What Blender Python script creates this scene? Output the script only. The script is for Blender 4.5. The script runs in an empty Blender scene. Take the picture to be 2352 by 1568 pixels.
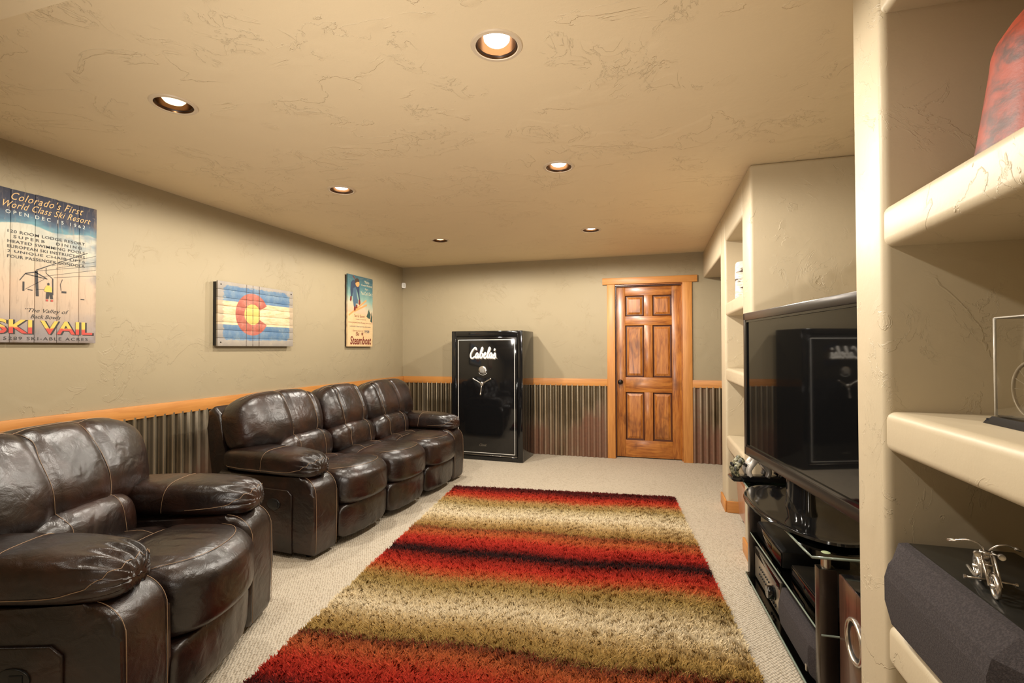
import bpy, bmesh, math, random
import numpy as np
from mathutils import Vector, Matrix
random.seed(7); rng = np.random.default_rng(7)
SC = bpy.context.scene; COL = SC.collection
PI = math.pi
# ------------------------------------------------------------------ camera
CAM_F, YAW, PITCH, ROLL, HC = 1118.56, 0.27911, 0.01440, -0.002657, 1.32728
cy, sy, cp, sp = math.cos(YAW), math.sin(YAW), math.cos(PITCH), math.sin(PITCH)
FW = Vector((-sy * cp, cy * cp, sp)); R0 = Vector((cy, sy, 0)); U0 = R0.cross(FW)
RR = R0 * math.cos(ROLL) + U0 * math.sin(ROLL); UU = U0 * math.cos(ROLL) - R0 * math.sin(ROLL)
cam = bpy.data.cameras.new('camera'); camo = bpy.data.objects.new('camera', cam); COL.objects.link(camo)
cam.sensor_width = 36.0; cam.lens = 36.0 * CAM_F / 2352.0; cam.clip_start = 0.02
camo.matrix_world = Matrix(((RR.x, UU.x, -FW.x, 0), (RR.y, UU.y, -FW.y, 0), (RR.z, UU.z, -FW.z, HC), (0, 0, 0, 1)))
SC.camera = camo
# ------------------------------------------------------------------ world, exposure
w = bpy.data.worlds.new('world'); SC.world = w; w.use_nodes = True
w.node_tree.nodes['Background'].inputs[0].default_value = (0.9, 0.8, 0.65, 1); w.node_tree.nodes['Background'].inputs[1].default_value = 0.05
vs = SC.view_settings; vs.view_transform = 'Standard'; vs.look = 'None'; vs.gamma = 1; vs.use_curve_mapping = False
vs.exposure = 0.32
LAMP_W = 78.0            # one recessed lamp
FLASH_W = 142.0          # photographer's strobe bounced off the ceiling
LAMP_COL = (1.0, 0.93, 0.82)
fl = bpy.data.lights.new('strobe', 'SPOT'); fl.energy = FLASH_W; fl.color = (1.0, 0.93, 0.84); fl.spot_size = 1.8; fl.spot_blend = 1.0; fl.shadow_soft_size = 0.12
flo = bpy.data.objects.new('strobe', fl); COL.objects.link(flo); flo.location = (-0.75, 0.15, 0.75)
flo.rotation_euler = Vector((-0.30, 2.6, 1.40)).to_track_quat('-Z', 'Y').to_euler()
# ------------------------------------------------------------------ room numbers
LW, BW, XR, CH = -3.283, 6.013, 0.578, 2.44
RAIL0, RAIL1 = 0.868, 0.955
CANS = [(-0.54, 1.685), (-2.08, 1.70), (-2.08, 2.935), (-2.10, 4.588), (-0.54, 2.936), (-0.545, 4.594)]
RCANS = [(-0.54, 0.445), (-2.08, 0.445)]
SOF_Y, SOF_Z = 0.952, 2.30
# ================================================================== helpers
def link(name, me, mat=None, parent=None, smooth=False):
    o = bpy.data.objects.new(name, me); COL.objects.link(o)
    if mat is not None and not me.materials: me.materials.append(mat)
    if parent is not None: o.parent = parent
    if smooth:
        me.polygons.foreach_set('use_smooth', [True] * len(me.polygons))
    return o
def tomesh(bm, name):
    bmesh.ops.recalc_face_normals(bm, faces=bm.faces)
    me = bpy.data.meshes.new(name); bm.to_mesh(me); bm.free(); return me
def thing(name, label, cat, loc=(0, 0, 0), rz=0, group=None):
    o = bpy.data.objects.new(name, None); COL.objects.link(o); o.empty_display_size = 0.1
    o.location = loc; o.rotation_euler = (0, 0, rz); return tag(o, label, cat, group)
def tag(o, label, cat, group=None):
    o['label'] = label; o['category'] = cat
    if group: o['group'] = group
    return o
def struct(o, label=None):
    o['kind'] = 'structure'
    if label: o['label'] = label
    return o
def bm_box(bm, lo, hi, bev=0.0, seg=2):
    r = bmesh.ops.create_cube(bm, size=1.0); vs_ = r['verts']
    for v in vs_:
        v.co = Vector([(lo[i] + hi[i]) / 2 + v.co[i] * (hi[i] - lo[i]) for i in range(3)])
    if bev > 0:
        es = list({e for v in vs_ for e in v.link_edges})
        bmesh.ops.bevel(bm, geom=es, offset=bev, segments=seg, affect='EDGES', profile=0.5)
def box(name, lo, hi, mat, parent=None, bev=0.0, seg=2, smooth=None):
    bm = bmesh.new(); bm_box(bm, lo, hi, bev, seg)
    o = link(name, tomesh(bm, name), mat, parent)
    if smooth or (smooth is None and bev > 0): shade(o)
    return o
def shade(o, ang=0.6):
    me = o.data; me.polygons.foreach_set('use_smooth', [True] * len(me.polygons))
    bm = bmesh.new(); bm.from_mesh(me)
    for e in bm.edges:
        e.smooth = not (len(e.link_faces) == 2 and e.calc_face_angle(0) > ang)
    bm.to_mesh(me); bm.free()
def boxes(name, lst, mat, parent=None, bev=0.0, seg=2):
    bm = bmesh.new()
    for lo, hi in lst: bm_box(bm, lo, hi, bev, seg)
    o = link(name, tomesh(bm, name), mat, parent)
    if bev > 0: shade(o)
    return o
def bm_tube(bm, pts, rad, sides=6, closed=False, caps=True):
    pts = [Vector(p) for p in pts]; n = len(pts); rings = []
    up = Vector((0.137, 0.291, 0.947)).normalized(); prev = None
    for i, p in enumerate(pts):
        a = pts[(i - 1) % n] if (closed or i > 0) else p
        b = pts[(i + 1) % n] if (closed or i < n - 1) else p
        t = (b - a); t = t.normalized() if t.length > 1e-9 else Vector((0, 0, 1))
        if prev is None:
            x = t.cross(up)
            if x.length < 0.05: x = t.cross(Vector((1, 0, 0)))
            x.normalize()
        else:
            x = prev - t * prev.dot(t)
            if x.length < 1e-6: x = t.orthogonal()
            x.normalize()
        prev = x; y = t.cross(x); r = rad[i] if hasattr(rad, '__len__') else rad
        rings.append([bm.verts.new(p + (x * math.cos(2 * PI * k / sides) + y * math.sin(2 * PI * k / sides)) * r) for k in range(sides)])
    m = n if closed else n - 1
    for i in range(m):
        A, B = rings[i], rings[(i + 1) % n]
        for k in range(sides):
            bm.faces.new((A[k], A[(k + 1) % sides], B[(k + 1) % sides], B[k]))
    if not closed and caps:
        bm.faces.new(rings[0][::-1]); bm.faces.new(rings[-1])
def tube(name, pts, rad, mat, parent=None, sides=6, closed=False):
    bm = bmesh.new(); bm_tube(bm, pts, rad, sides, closed)
    return link(name, tomesh(bm, name), mat, parent, smooth=True)
def bm_lathe(bm, prof, seg=32, M=None):
    rings = []
    for r, z in prof:
        if r < 1e-6: rings.append([bm.verts.new(Vector((0, 0, z)))]); continue
        rings.append([bm.verts.new(Vector((r * math.cos(2 * PI * k / seg), r * math.sin(2 * PI * k / seg), z))) for k in range(seg)])
    for A, B in zip(rings, rings[1:]):
        for k in range(seg):
            q = (k + 1) % seg
            if len(A) == 1 and len(B) == 1: continue
            if len(A) == 1: bm.faces.new((A[0], B[q], B[k]))
            elif len(B) == 1: bm.faces.new((A[k], A[q], B[0]))
            else: bm.faces.new((A[k], A[q], B[q], B[k]))
    if M is not None:
        for rg in rings:
            for v in rg: v.co = M @ v.co
def lathe(name, prof, mat, parent=None, seg=32, M=None, ang=0.6):
    bm = bmesh.new(); bm_lathe(bm, prof, seg, M)
    o = link(name, tomesh(bm, name), mat, parent); shade(o, ang); return o
def prism(name, pts2, d0, d1, mat, parent=None, axis='y', bev=0.0, seg=3, smooth=True):
    """outline pts2 in the plane across axis, extruded from d0 to d1 along it"""
    def mk(a, b, d): return {'y': (a, d, b), 'x': (d, a, b), 'z': (a, b, d)}[axis]
    bm = bmesh.new()
    A = [bm.verts.new(mk(a, b, d0)) for a, b in pts2]; B = [bm.verts.new(mk(a, b, d1)) for a, b in pts2]
    n = len(pts2)
    f0 = bm.faces.new(A[::-1]); f1 = bm.faces.new(B)
    for i in range(n): bm.faces.new((A[i], A[(i + 1) % n], B[(i + 1) % n], B[i]))
    if bev > 0:
        es = list(f0.edges) + list(f1.edges)
        bmesh.ops.bevel(bm, geom=es, offset=bev, segments=seg, affect='EDGES', profile=0.5)
    o = link(name, tomesh(bm, name), mat, parent)
    if smooth: shade(o)
    return o
def smooth_path(pts, sub=6, closed=False):
    P = [Vector(p) for p in pts]; n = len(P); out = []
    for i in range(n if closed else n - 1):
        p0 = P[(i - 1) % n] if closed or i > 0 else P[0]; p1 = P[i]; p2 = P[(i + 1) % n]
        p3 = P[(i + 2) % n] if closed or i + 2 < n else P[-1]
        for k in range(sub):
            t = k / sub
            out.append(0.5 * ((2 * p1) + (p2 - p0) * t + (2 * p0 - 5 * p1 + 4 * p2 - p3) * t * t + (3 * p1 - p0 - 3 * p2 + p3) * t ** 3))
    if not closed: out.append(P[-1])
    return out
def text(name, s, boxr, y, mat, parent, shear=0.0, extr=0.0008, bold=0.0, track=1.0):
    """flat lettering fitted into (x0,x1,z0,z1) of the local front plane, facing -Y"""
    c = bpy.data.curves.new(name, 'FONT'); c.body = s; c.size = 1; c.shear = shear; c.extrude = 0.0; c.offset = bold; c.space_character = track
    c.align_x = 'CENTER'; c.resolution_u = 3
    t = bpy.data.objects.new('tmp', c); COL.objects.link(t)
    dg = bpy.context.evaluated_depsgraph_get(); me = bpy.data.meshes.new_from_object(t.evaluated_get(dg))
    bpy.data.objects.remove(t)
    n = len(me.vertices); co = np.empty(n * 3); me.vertices.foreach_get('co', co); co = co.reshape(-1, 3)
    lo, hi = co.min(0), co.max(0); x0, x1, z0, z1 = boxr
    u = x0 + (co[:, 0] - lo[0]) / max(hi[0] - lo[0], 1e-6) * (x1 - x0); v = z0 + (co[:, 1] - lo[1]) / max(hi[1] - lo[1], 1e-6) * (z1 - z0)
    out = np.stack([u, np.full(n, y), v], 1); me.vertices.foreach_set('co', out.ravel()); me.materials.clear()
    me.name = name; return link(name, me, mat, parent)
def flat(name, polys, y, mat, parent):
    """flat printed shapes on the local front plane"""
    bm = bmesh.new()
    for pl in polys:
        bm.faces.new([bm.verts.new((a, y, b)) for a, b in pl])
    me = bpy.data.meshes.new(name); bm.to_mesh(me); bm.free(); return link(name, me, mat, parent)
def strip(a, b, wd):
    a, b = Vector(a), Vector(b); d = (b - a).normalized(); n = Vector((-d.y, d.x)) * wd / 2
    return [tuple(a - n), tuple(b - n), tuple(b + n), tuple(a + n)]
def rect(x0, z0, x1, z1): return [(x0, z0), (x1, z0), (x1, z1), (x0, z1)]
def copy_tree(o, parent=None):
    c = o.copy(); COL.objects.link(c); c.parent = parent
    for ch in list(o.children): copy_tree(ch, c)
    return c
# ================================================================== node helper
class S:
    def __init__(s, nt, k): s.nt, s.k = nt, k
    def m(s, op, o=None, o2=None, clamp=False):
        n = s.nt.nodes.new('ShaderNodeMath'); n.operation = op; n.use_clamp = clamp; s.nt.links.new(s.k, n.inputs[0])
        for i, q in ((1, o), (2, o2)):
            if q is None: continue
            if isinstance(q, S): s.nt.links.new(q.k, n.inputs[i])
            else: n.inputs[i].default_value = q
        return S(s.nt, n.outputs[0])
    def __add__(s, o): return s.m('ADD', o)
    def __sub__(s, o): return s.m('SUBTRACT', o)
    def __mul__(s, o): return s.m('MULTIPLY', o)
    def __truediv__(s, o): return s.m('DIVIDE', o)
    def abs(s): return s.m('ABSOLUTE')
    def gt(s, o): return s.m('GREATER_THAN', o)
    def lt(s, o): return s.m('LESS_THAN', o)
    def max(s, o): return s.m('MAXIMUM', o)
    def min(s, o): return s.m('MINIMUM', o)
    def inv(s): return (s * -1.0) + 1.0
    def ss(s, a, b):
        n = s.nt.nodes.new('ShaderNodeMapRange'); n.interpolation_type = 'SMOOTHSTEP'; s.nt.links.new(s.k, n.inputs[0])
        n.inputs[1].default_value = a; n.inputs[2].default_value = b; return S(s.nt, n.outputs[0])
class Mat:
    def __init__(self, name, color=(0.5, 0.5, 0.5), rough=0.5, metal=0.0, spec=None, **kw):
        self.m = bpy.data.materials.new(name); self.m.use_nodes = True; self.nt = self.m.node_tree
        self.b = self.nt.nodes['Principled BSDF']; self.b.inputs['Base Color'].default_value = (*color, 1)
        self.b.inputs['Roughness'].default_value = rough; self.b.inputs['Metallic'].default_value = metal
        if spec is not None: self.b.inputs['Specular IOR Level'].default_value = spec
        for k, v in kw.items(): self.b.inputs[k.replace('_', ' ')].default_value = v
        self.d = color
    def node(self, t): return self.nt.nodes.new(t)
    def coord(self, kind='Object', ob=None, scale=(1, 1, 1), rot=(0, 0, 0), loc=(0, 0, 0)):
        n = self.node('ShaderNodeTexCoord')
        if ob is not None: n.object = ob
        mp = self.node('ShaderNodeMapping'); self.nt.links.new(n.outputs[kind], mp.inputs[0])
        mp.inputs['Scale'].default_value = scale; mp.inputs['Rotation'].default_value = rot; mp.inputs['Location'].default_value = loc
        return mp.outputs[0]
    def world(self, scale=(1, 1, 1), rot=(0, 0, 0), loc=(0, 0, 0)):
        n = self.node('ShaderNodeNewGeometry'); mp = self.node('ShaderNodeMapping'); self.nt.links.new(n.outputs['Position'], mp.inputs[0])
        mp.inputs['Scale'].default_value = scale; mp.inputs['Rotation'].default_value = rot; mp.inputs['Location'].default_value = loc
        return mp.outputs[0]
    def sep(self, v):
        n = self.node('ShaderNodeSeparateXYZ'); self.nt.links.new(v, n.inputs[0]); return [S(self.nt, o) for o in n.outputs]
    def noise(self, v, scale=5, detail=2, rough=0.5, dist=0.0):
        n = self.node('ShaderNodeTexNoise'); self.nt.links.new(v, n.inputs['Vector'])
        n.inputs['Scale'].default_value = scale; n.inputs['Detail'].default_value = detail; n.inputs['Roughness'].default_value = rough; n.inputs['Distortion'].default_value = dist
        return S(self.nt, n.outputs['Fac'])
    def voro(self, v, scale=5, feat='F1', rnd=1.0, out='Distance'):
        n = self.node('ShaderNodeTexVoronoi'); n.feature = feat; self.nt.links.new(v, n.inputs['Vector']); n.inputs['Scale'].default_value = scale; n.inputs['Randomness'].default_value = rnd
        return S(self.nt, n.outputs[out])
    def mix(self, fac, a, b):
        n = self.node('ShaderNodeMix'); n.data_type = 'RGBA'
        for sk, q in ((n.inputs[0], fac), (n.inputs[6], a), (n.inputs[7], b)):
            if isinstance(q, S): self.nt.links.new(q.k, sk)
            elif isinstance(q, (int, float)): sk.default_value = q
            elif isinstance(q, tuple): sk.default_value = (*q, 1)
            else: self.nt.links.new(q, sk)
        return S(self.nt, n.outputs[2])
    def ramp(self, fac, stops, interp='LINEAR'):
        n = self.node('ShaderNodeValToRGB'); self.nt.links.new(fac.k, n.inputs[0]); cr = n.color_ramp; cr.interpolation = interp
        while len(cr.elements) > 1: cr.elements.remove(cr.elements[-1])
        cr.elements[0].position = stops[0][0]; cr.elements[0].color = (*stops[0][1], 1)
        for p, c in stops[1:]:
            e = cr.elements.new(p); e.color = (*c, 1)
        return S(self.nt, n.outputs[0])
    def set(self, key, s): self.nt.links.new(s.k, self.b.inputs[key]); return self
    def bump(self, h, strength=0.3, dist=0.01):
        n = self.node('ShaderNodeBump'); n.inputs['Strength'].default_value = strength; n.inputs['Distance'].default_value = dist
        self.nt.links.new(h.k, n.inputs['Height'])
        if self.b.inputs['Normal'].is_linked: self.nt.links.new(self.b.inputs['Normal'].links[0].from_socket, n.inputs['Normal'])
        self.nt.links.new(n.outputs[0], self.b.inputs['Normal']); return self
def srgb(r, g, b):
    f = lambda c: c / 12.92 if c <= 0.04045 else ((c + 0.055) / 1.055) ** 2.4
    return (f(r / 255), f(g / 255), f(b / 255))
# ================================================================== materials
def plaster(name, col, amount=1.0, seed=0.0, rough=0.55):
    M = Mat(name, col, rough, spec=0.3); v = M.world(loc=(seed, seed * 1.7, seed * 0.6))
    n1 = M.noise(M.world(loc=(seed, seed * 1.7, seed * 0.6), scale=(1, 1.35, 1.2)), 2.3, 6, 0.58, 0.9); mask = M.noise(M.world(loc=(3 + seed, 1, 2)), 2.6, 2).ss(0.50, 0.60)
    ridge = (n1 - 0.5).abs().ss(0.0, 0.010).inv() * mask
    n2 = M.noise(M.world(loc=(9, seed, 4), scale=(1.3, 1, 1)), 5.2, 6, 0.62, 1.6); mask2 = M.noise(M.world(loc=(1, 7 + seed, 2)), 3.3, 2).ss(0.54, 0.62)
    ridge2 = (n2 - 0.52).abs().ss(0.0, 0.018).inv() * mask2
    stp = n1.ss(0.485, 0.515) * mask * 0.7 + n2.ss(0.50, 0.54) * mask2 * 0.5
    fine = M.noise(v, 38, 4, 0.65)
    h = ridge * 0.42 + ridge2 * 0.36 + stp * 0.9 + fine * 0.2 + M.noise(v, 3.0, 2) * 0.9
    M.bump(h, 0.55 * amount, 0.006)
    c = M.mix(M.noise(v, 2.3, 3) * 0.6, tuple(x * 0.94 for x in col), tuple(min(1, x * 1.07) for x in col)); M.set('Base Color', c)
    return M.m
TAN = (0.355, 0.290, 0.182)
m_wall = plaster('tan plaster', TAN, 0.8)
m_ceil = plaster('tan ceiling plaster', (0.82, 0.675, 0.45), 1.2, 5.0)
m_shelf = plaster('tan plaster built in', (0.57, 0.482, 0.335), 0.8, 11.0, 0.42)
def pine(name, base, dark, axis='x', knots=True, streak=0.5, rough=0.42, kscale=2.6):
    M = Mat(name, base, rough)
    sc = {'x': (0.7, 9, 9), 'y': (9, 0.7, 9), 'z': (9, 9, 0.7)}[axis]
    v = M.world(scale=sc); g = M.noise(v, 3.0, 5, 0.6, 0.8); g2 = M.noise(M.world(scale=tuple(s * 3 for s in sc)), 4.5, 3)
    c = M.mix(g.ss(0.36, 0.68) * streak + g2 * 0.18, base, dark)
    if knots:
        ks = {'x': (1, 1.9, 1.9), 'y': (1.9, 1, 1.9), 'z': (1.9, 1.9, 1)}[axis]
        k = M.voro(M.world(scale=ks), kscale); c = M.mix(k.ss(0.035, 0.10).inv() * 0.85, c, (0.055, 0.022, 0.01))
        c = M.mix(k.ss(0.08, 0.26).inv() * 0.25, c, dark)
    M.set('Base Color', c); M.bump(g2, 0.15, 0.002); return M.m
PB, PD = (0.62, 0.275, 0.07), (0.40, 0.14, 0.028)
m_pine_x = pine('pine trim across', PB, PD, 'x'); m_pine_y = pine('pine trim along wall', PB, PD, 'y'); m_pine_z = pine('pine casing upright', PB, PD, 'z')
def doorwood(name, axis):
    M = Mat(name, (0.4, 0.15, 0.03), 0.33, Coat_Weight=0.25, Coat_Roughness=0.2)
    sc = {'x': (0.8, 8, 8), 'z': (8, 8, 0.8)}[axis]
    g = M.noise(M.world(scale=sc), 2.6, 5, 0.62, 1.6); blot = M.noise(M.world(scale=(1.4, 1, 1)), 3.4, 3, 0.6, 0.5); fine = M.noise(M.world(scale=tuple(s * 3 for s in sc)), 5, 3)
    c = M.ramp(g * 0.75 + fine * 0.25, [(0.30, (0.12, 0.030, 0.006)), (0.46, (0.36, 0.115, 0.018)), (0.62, (0.52, 0.20, 0.036))])
    c = M.mix(blot.ss(0.52, 0.72) * 0.62, c, (0.10, 0.026, 0.006)); M.set('Base Color', c); M.bump(fine, 0.2, 0.002); return M.m
m_door_x, m_door_z = doorwood('stained pine rail', 'x'), doorwood('stained pine stile', 'z')
m_door_shade = Mat('dark door shade', (0.075, 0.02, 0.006), 0.4).m  # door shading as a dark colour, for panel grooves and two stops
def corrugated(name, rust):
    M = Mat(name, (0.3, 0.25, 0.18), 0.32, 0.85); z = M.sep(M.world())[2]
    streak = M.noise(M.world(scale=(1.2, 1.2, 0.3)), 3, 4, 0.6, 0.4); crest_glint = M.sep(M.coord('Object'))[1].ss(-0.021, -0.0135).inv(); blot = M.noise(M.world(scale=(1, 1, 0.7)), 2.2, 4, 0.6)
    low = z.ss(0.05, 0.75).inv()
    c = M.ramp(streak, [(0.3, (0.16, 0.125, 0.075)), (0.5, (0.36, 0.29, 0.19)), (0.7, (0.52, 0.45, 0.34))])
    c = M.mix(crest_glint * 0.85, M.mix(0.62, c.k, (0.085, 0.058, 0.030)).k, M.mix(0.55, c.k, (0.66, 0.56, 0.40)).k)  # bright crests, dark troughs: ridge highlights and shade put into the colour
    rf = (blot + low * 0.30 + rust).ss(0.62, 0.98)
    c = M.mix(rf * 0.85, c, M.mix(M.noise(M.world(), 30, 3), (0.20, 0.075, 0.035), (0.10, 0.042, 0.028)).k)
    M.set('Base Color', c); M.set('Metallic', rf.inv() * 0.85); M.set('Roughness', rf * 0.35 + 0.29)
    M.bump(M.noise(M.world(), 60, 3), 0.12, 0.002); return M.m
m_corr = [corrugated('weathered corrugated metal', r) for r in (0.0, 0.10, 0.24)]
# carpet
M = Mat('cream loop carpet', (0.52, 0.44, 0.335), 0.95, spec=0.1)
v = M.world(); wob = M.noise(v, 9, 2) * 3.0; cx_, cy_, cz_ = M.sep(M.world(rot=(0, 0, 0.12)))
ga = ((cx_ * 370.0) + wob).m('SINE'); gb = ((cy_ * 300.0) + wob + (cx_ * 370.0 / 2.0).m('SINE') * 0.8).m('SINE'); br = (ga * gb * 0.5 + 0.5) * 0.55 + M.voro(M.world(scale=(1, 0.75, 1)), 70, 'F1', 0.8) * 0.5; fz = M.noise(v, 160, 3)
lowm = M.noise(M.world(), 1.6, 3)
M.set('Base Color', M.mix(br.ss(0.50, 0.92) * 0.85, M.mix(lowm, (0.60, 0.53, 0.425), (0.54, 0.47, 0.37)).k, (0.30, 0.24, 0.165)))
M.bump(br.inv() + fz * 0.4, 0.75, 0.008); m_carpet = M.m
# leather
def leather(name, col, warm, rough=0.31):
    M = Mat(name, col, rough, spec=0.72); oc = M.world()
    mott = M.noise(oc, 5.0, 4, 0.6, 0.4); c = M.mix(mott.ss(0.40, 0.70), col, warm); M.set('Base Color', c)
    grain = M.voro(M.world(), 380, 'F1'); cr = M.noise(M.world(scale=(1, 1, 1.3)), 12, 4, 0.55, 0.9); wr = (M.noise(oc, 6.5, 3, 0.5, 0.4) - 0.5).abs().ss(0.0, 0.16)
    M.set('Roughness', M.noise(oc, 9, 3) * 0.14 + (rough - 0.06))
    M.bump(cr * 0.95 + wr * 0.35, 0.50, 0.007); M.bump(grain, 0.16, 0.0012); return M.m
m_leather = leather('dark brown leather', (0.0105, 0.0056, 0.0042), (0.030, 0.0118, 0.0068))
m_thread = Mat('tan thread', (0.30, 0.19, 0.11), 0.6).m
m_blackp = Mat('black plastic', (0.012, 0.012, 0.012), 0.35).m
m_blackm = Mat('matt black', (0.010, 0.010, 0.010), 0.55).m
M = Mat('gloss black enamel', (0.006, 0.006, 0.0065), 0.07, spec=0.6); M.bump(M.noise(M.world(), 2.2, 2), 0.02, 0.01); m_gloss = M.m
m_screen = Mat('black screen glass', (0.004, 0.004, 0.0042), 0.035, spec=0.55).m
M = Mat('brushed dark bezel', (0.055, 0.046, 0.038), 0.28, 0.55); m_bezel = M.m
m_white = Mat('white paint', (0.80, 0.78, 0.74), 0.5).m
m_silver = Mat('satin silver', (0.62, 0.58, 0.52), 0.28, 0.95).m
m_chrome = Mat('pewter metal', (0.66, 0.61, 0.54), 0.26, 0.9).m
m_gun = Mat('gunmetal lacquer', (0.10, 0.085, 0.075), 0.25, 0.85).m
m_canring = Mat('tan painted ring', (0.66, 0.54, 0.39), 0.45).m
m_baffle = Mat('bronze baffle', (0.13, 0.060, 0.022), 0.26, 0.9).m
m_baffrim = Mat('dark baffle rim', (0.03, 0.014, 0.008), 0.4, 0.3).m
def emis(name, col, st):
    M = Mat(name, (1, 1, 1), 0.5); M.b.inputs['Emission Color'].default_value = (*col, 1); M.b.inputs['Emission Strength'].default_value = st; return M.m
m_bulb = emis('lit frosted lamp', (1.0, 0.96, 0.88), 7.0); m_bulbw = emis('lit warm frosted lamp', (1.0, 0.80, 0.50), 1.25)
m_knob = Mat('dark bronze knob', (0.03, 0.024, 0.02), 0.3, 0.8).m
def glassmat(name, tint, refl=1.0, fr=1.5):
    m = bpy.data.materials.new(name); m.use_nodes = True; nt = m.node_tree; nt.nodes.clear()
    o = nt.nodes.new('ShaderNodeOutputMaterial'); t = nt.nodes.new('ShaderNodeBsdfTransparent'); g = nt.nodes.new('ShaderNodeBsdfGlossy'); f = nt.nodes.new('ShaderNodeFresnel'); mx = nt.nodes.new('ShaderNodeMixShader')
    t.inputs[0].default_value = (*tint, 1); g.inputs['Roughness'].default_value = 0.02; f.inputs[0].default_value = fr; g.inputs[0].default_value = (refl, refl, refl, 1)
    nt.links.new(f.outputs[0], mx.inputs[0]); nt.links.new(t.outputs[0], mx.inputs[1]); nt.links.new(g.outputs[0], mx.inputs[2]); nt.links.new(mx.outputs[0], o.inputs[0]); return m
m_glass = glassmat('smoked green glass', (0.40, 0.47, 0.42), 0.95, 1.6); m_acrylic = glassmat('clear acrylic', (0.95, 0.95, 0.94), 1.0, 1.45)
m_glassedge = Mat('green glass edge', (0.30, 0.36, 0.30), 0.15, 0.0, Transmission_Weight=0.3).m
def veneer(name, a, b, axis='z', rough=0.3):
    M = Mat(name, a, rough, Coat_Weight=0.3); sc = {'z': (14, 14, 0.9), 'y': (14, 0.9, 14)}[axis]
    M.set('Base Color', M.mix(M.noise(M.world(scale=sc), 3, 4, 0.6, 0.5).ss(0.35, 0.7), a, b)); return M.m
m_cherry = veneer('cherry veneer', (0.40, 0.165, 0.085), (0.30, 0.11, 0.055)); m_rosewood = veneer('dark rosewood veneer', (0.10, 0.045, 0.028), (0.05, 0.02, 0.012))
M = Mat('charcoal grille cloth', (0.050, 0.042, 0.046), 0.95); M.bump(M.voro(M.world(), 520), 0.4, 0.001); M.set('Base Color', M.mix(M.noise(M.world(), 260, 2).ss(0.35, 0.7), (0.026, 0.0205, 0.0215), (0.050, 0.040, 0.041))); m_cloth = M.m
# ================================================================== the setting
fl_o = struct(box('floor', (LW - 0.2, -2.7, -0.1), (2.4, BW + 0.3, 0.0), m_carpet))
# ceiling with a round hole for every recessed lamp
def ceiling_mesh(x0, x1, y0, y1, z, thick, cans, hr=0.082, cell=0.13):
    bm = bmesh.new()
    xs = sorted({x0, x1} | {round(c[0] + s * cell, 4) for c in cans for s in (-1, 1)}); ys = sorted({y0, y1} | {round(c[1] + s * cell, 4) for c in cans for s in (-1, 1)})
    def near(a, b, lst): return a in lst and b in lst
    for xa, xb in zip(xs, xs[1:]):
        for ya, yb in zip(ys, ys[1:]):
            hit = [c for c in cans if xa - 1e-6 <= c[0] <= xb + 1e-6 and ya - 1e-6 <= c[1] <= yb + 1e-6]
            if not hit:
                bm.faces.new([bm.verts.new((a, b, z)) for a, b in ((xa, ya), (xb, ya), (xb, yb), (xa, yb))]); continue
            c = hit[0]; n = 32; ring = []; outer = []
            for k in range(n):
                t = 2 * PI * (k + 0.5) / n + 0; dx, dy = math.cos(t), math.sin(t)
                ring.append(bm.verts.new((c[0] + hr * dx, c[1] + hr * dy, z)))
                ex = (xb - c[0]) / dx if dx > 0 else (xa - c[0]) / dx; ey = (yb - c[1]) / dy if dy > 0 else (ya - c[1]) / dy
                s_ = min(ex, ey); outer.append(bm.verts.new((c[0] + s_ * dx, c[1] + s_ * dy, z)))
            corners = {0: (xb, yb), 1: (xa, yb), 2: (xa, ya), 3: (xb, ya)}
            for k in range(n):
                q = (k + 1) % n; fv = [ring[k], outer[k]]
                t0 = 2 * PI * (k + 0.5) / n; t1 = t0 + 2 * PI / n
                for ci, (cx_, cy_) in corners.items():
                    ta = math.atan2(cy_ - c[1], cx_ - c[0]) % (2 * PI)
                    for off in (0, 2 * PI):
                        if t0 < ta + off < t1: fv.append(bm.verts.new((cx_, cy_, z)))
                fv += [outer[q], ring[q]]; bm.faces.new(fv)
    me = bpy.data.meshes.new('ceiling'); bm.to_mesh(me); bm.free(); return me
CANS = [(-0.54, 1.69), (-2.08, 1.69), (-2.08, 2.935), (-2.08, 4.59), (-0.54, 2.935), (-0.54, 4.59)]
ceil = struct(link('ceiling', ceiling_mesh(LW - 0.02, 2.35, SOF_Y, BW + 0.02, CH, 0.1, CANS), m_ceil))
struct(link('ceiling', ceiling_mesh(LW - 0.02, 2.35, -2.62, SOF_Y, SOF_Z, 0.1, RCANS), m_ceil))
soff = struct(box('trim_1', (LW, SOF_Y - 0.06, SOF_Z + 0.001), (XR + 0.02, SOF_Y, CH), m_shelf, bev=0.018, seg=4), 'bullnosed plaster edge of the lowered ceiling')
wl = struct(box('wall_left', (LW - 0.15, -2.6, 0), (LW, BW + 0.15, CH + 0.02), m_wall))
DX0, DX1, DZ = -0.424, 0.349, 2.085
wb = struct(boxes('wall_back', [((LW, BW, 0), (DX0 - 0.02, BW + 0.13, CH + 0.02)), ((DX0 - 0.02, BW, DZ + 0.02), (DX1 + 0.02, BW + 0.13, CH + 0.02)), ((DX1 + 0.02, BW, 0), (2.35, BW + 0.13, CH + 0.02))], m_wall))
struct(box('wall_rear', (LW, -2.75, 0), (2.4, -2.6, CH), m_wall))
struct(box('wall_passage', (2.2, 4.3, 0), (2.35, BW, CH), m_wall))
struct(box('wall_right', (XR, -2.6, 0), (XR + 0.15, 0.62, CH), m_wall))
struct(box('wall_niche', (1.30, 0.6, 0), (1.42, 4.62, CH), m_wall))
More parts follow.
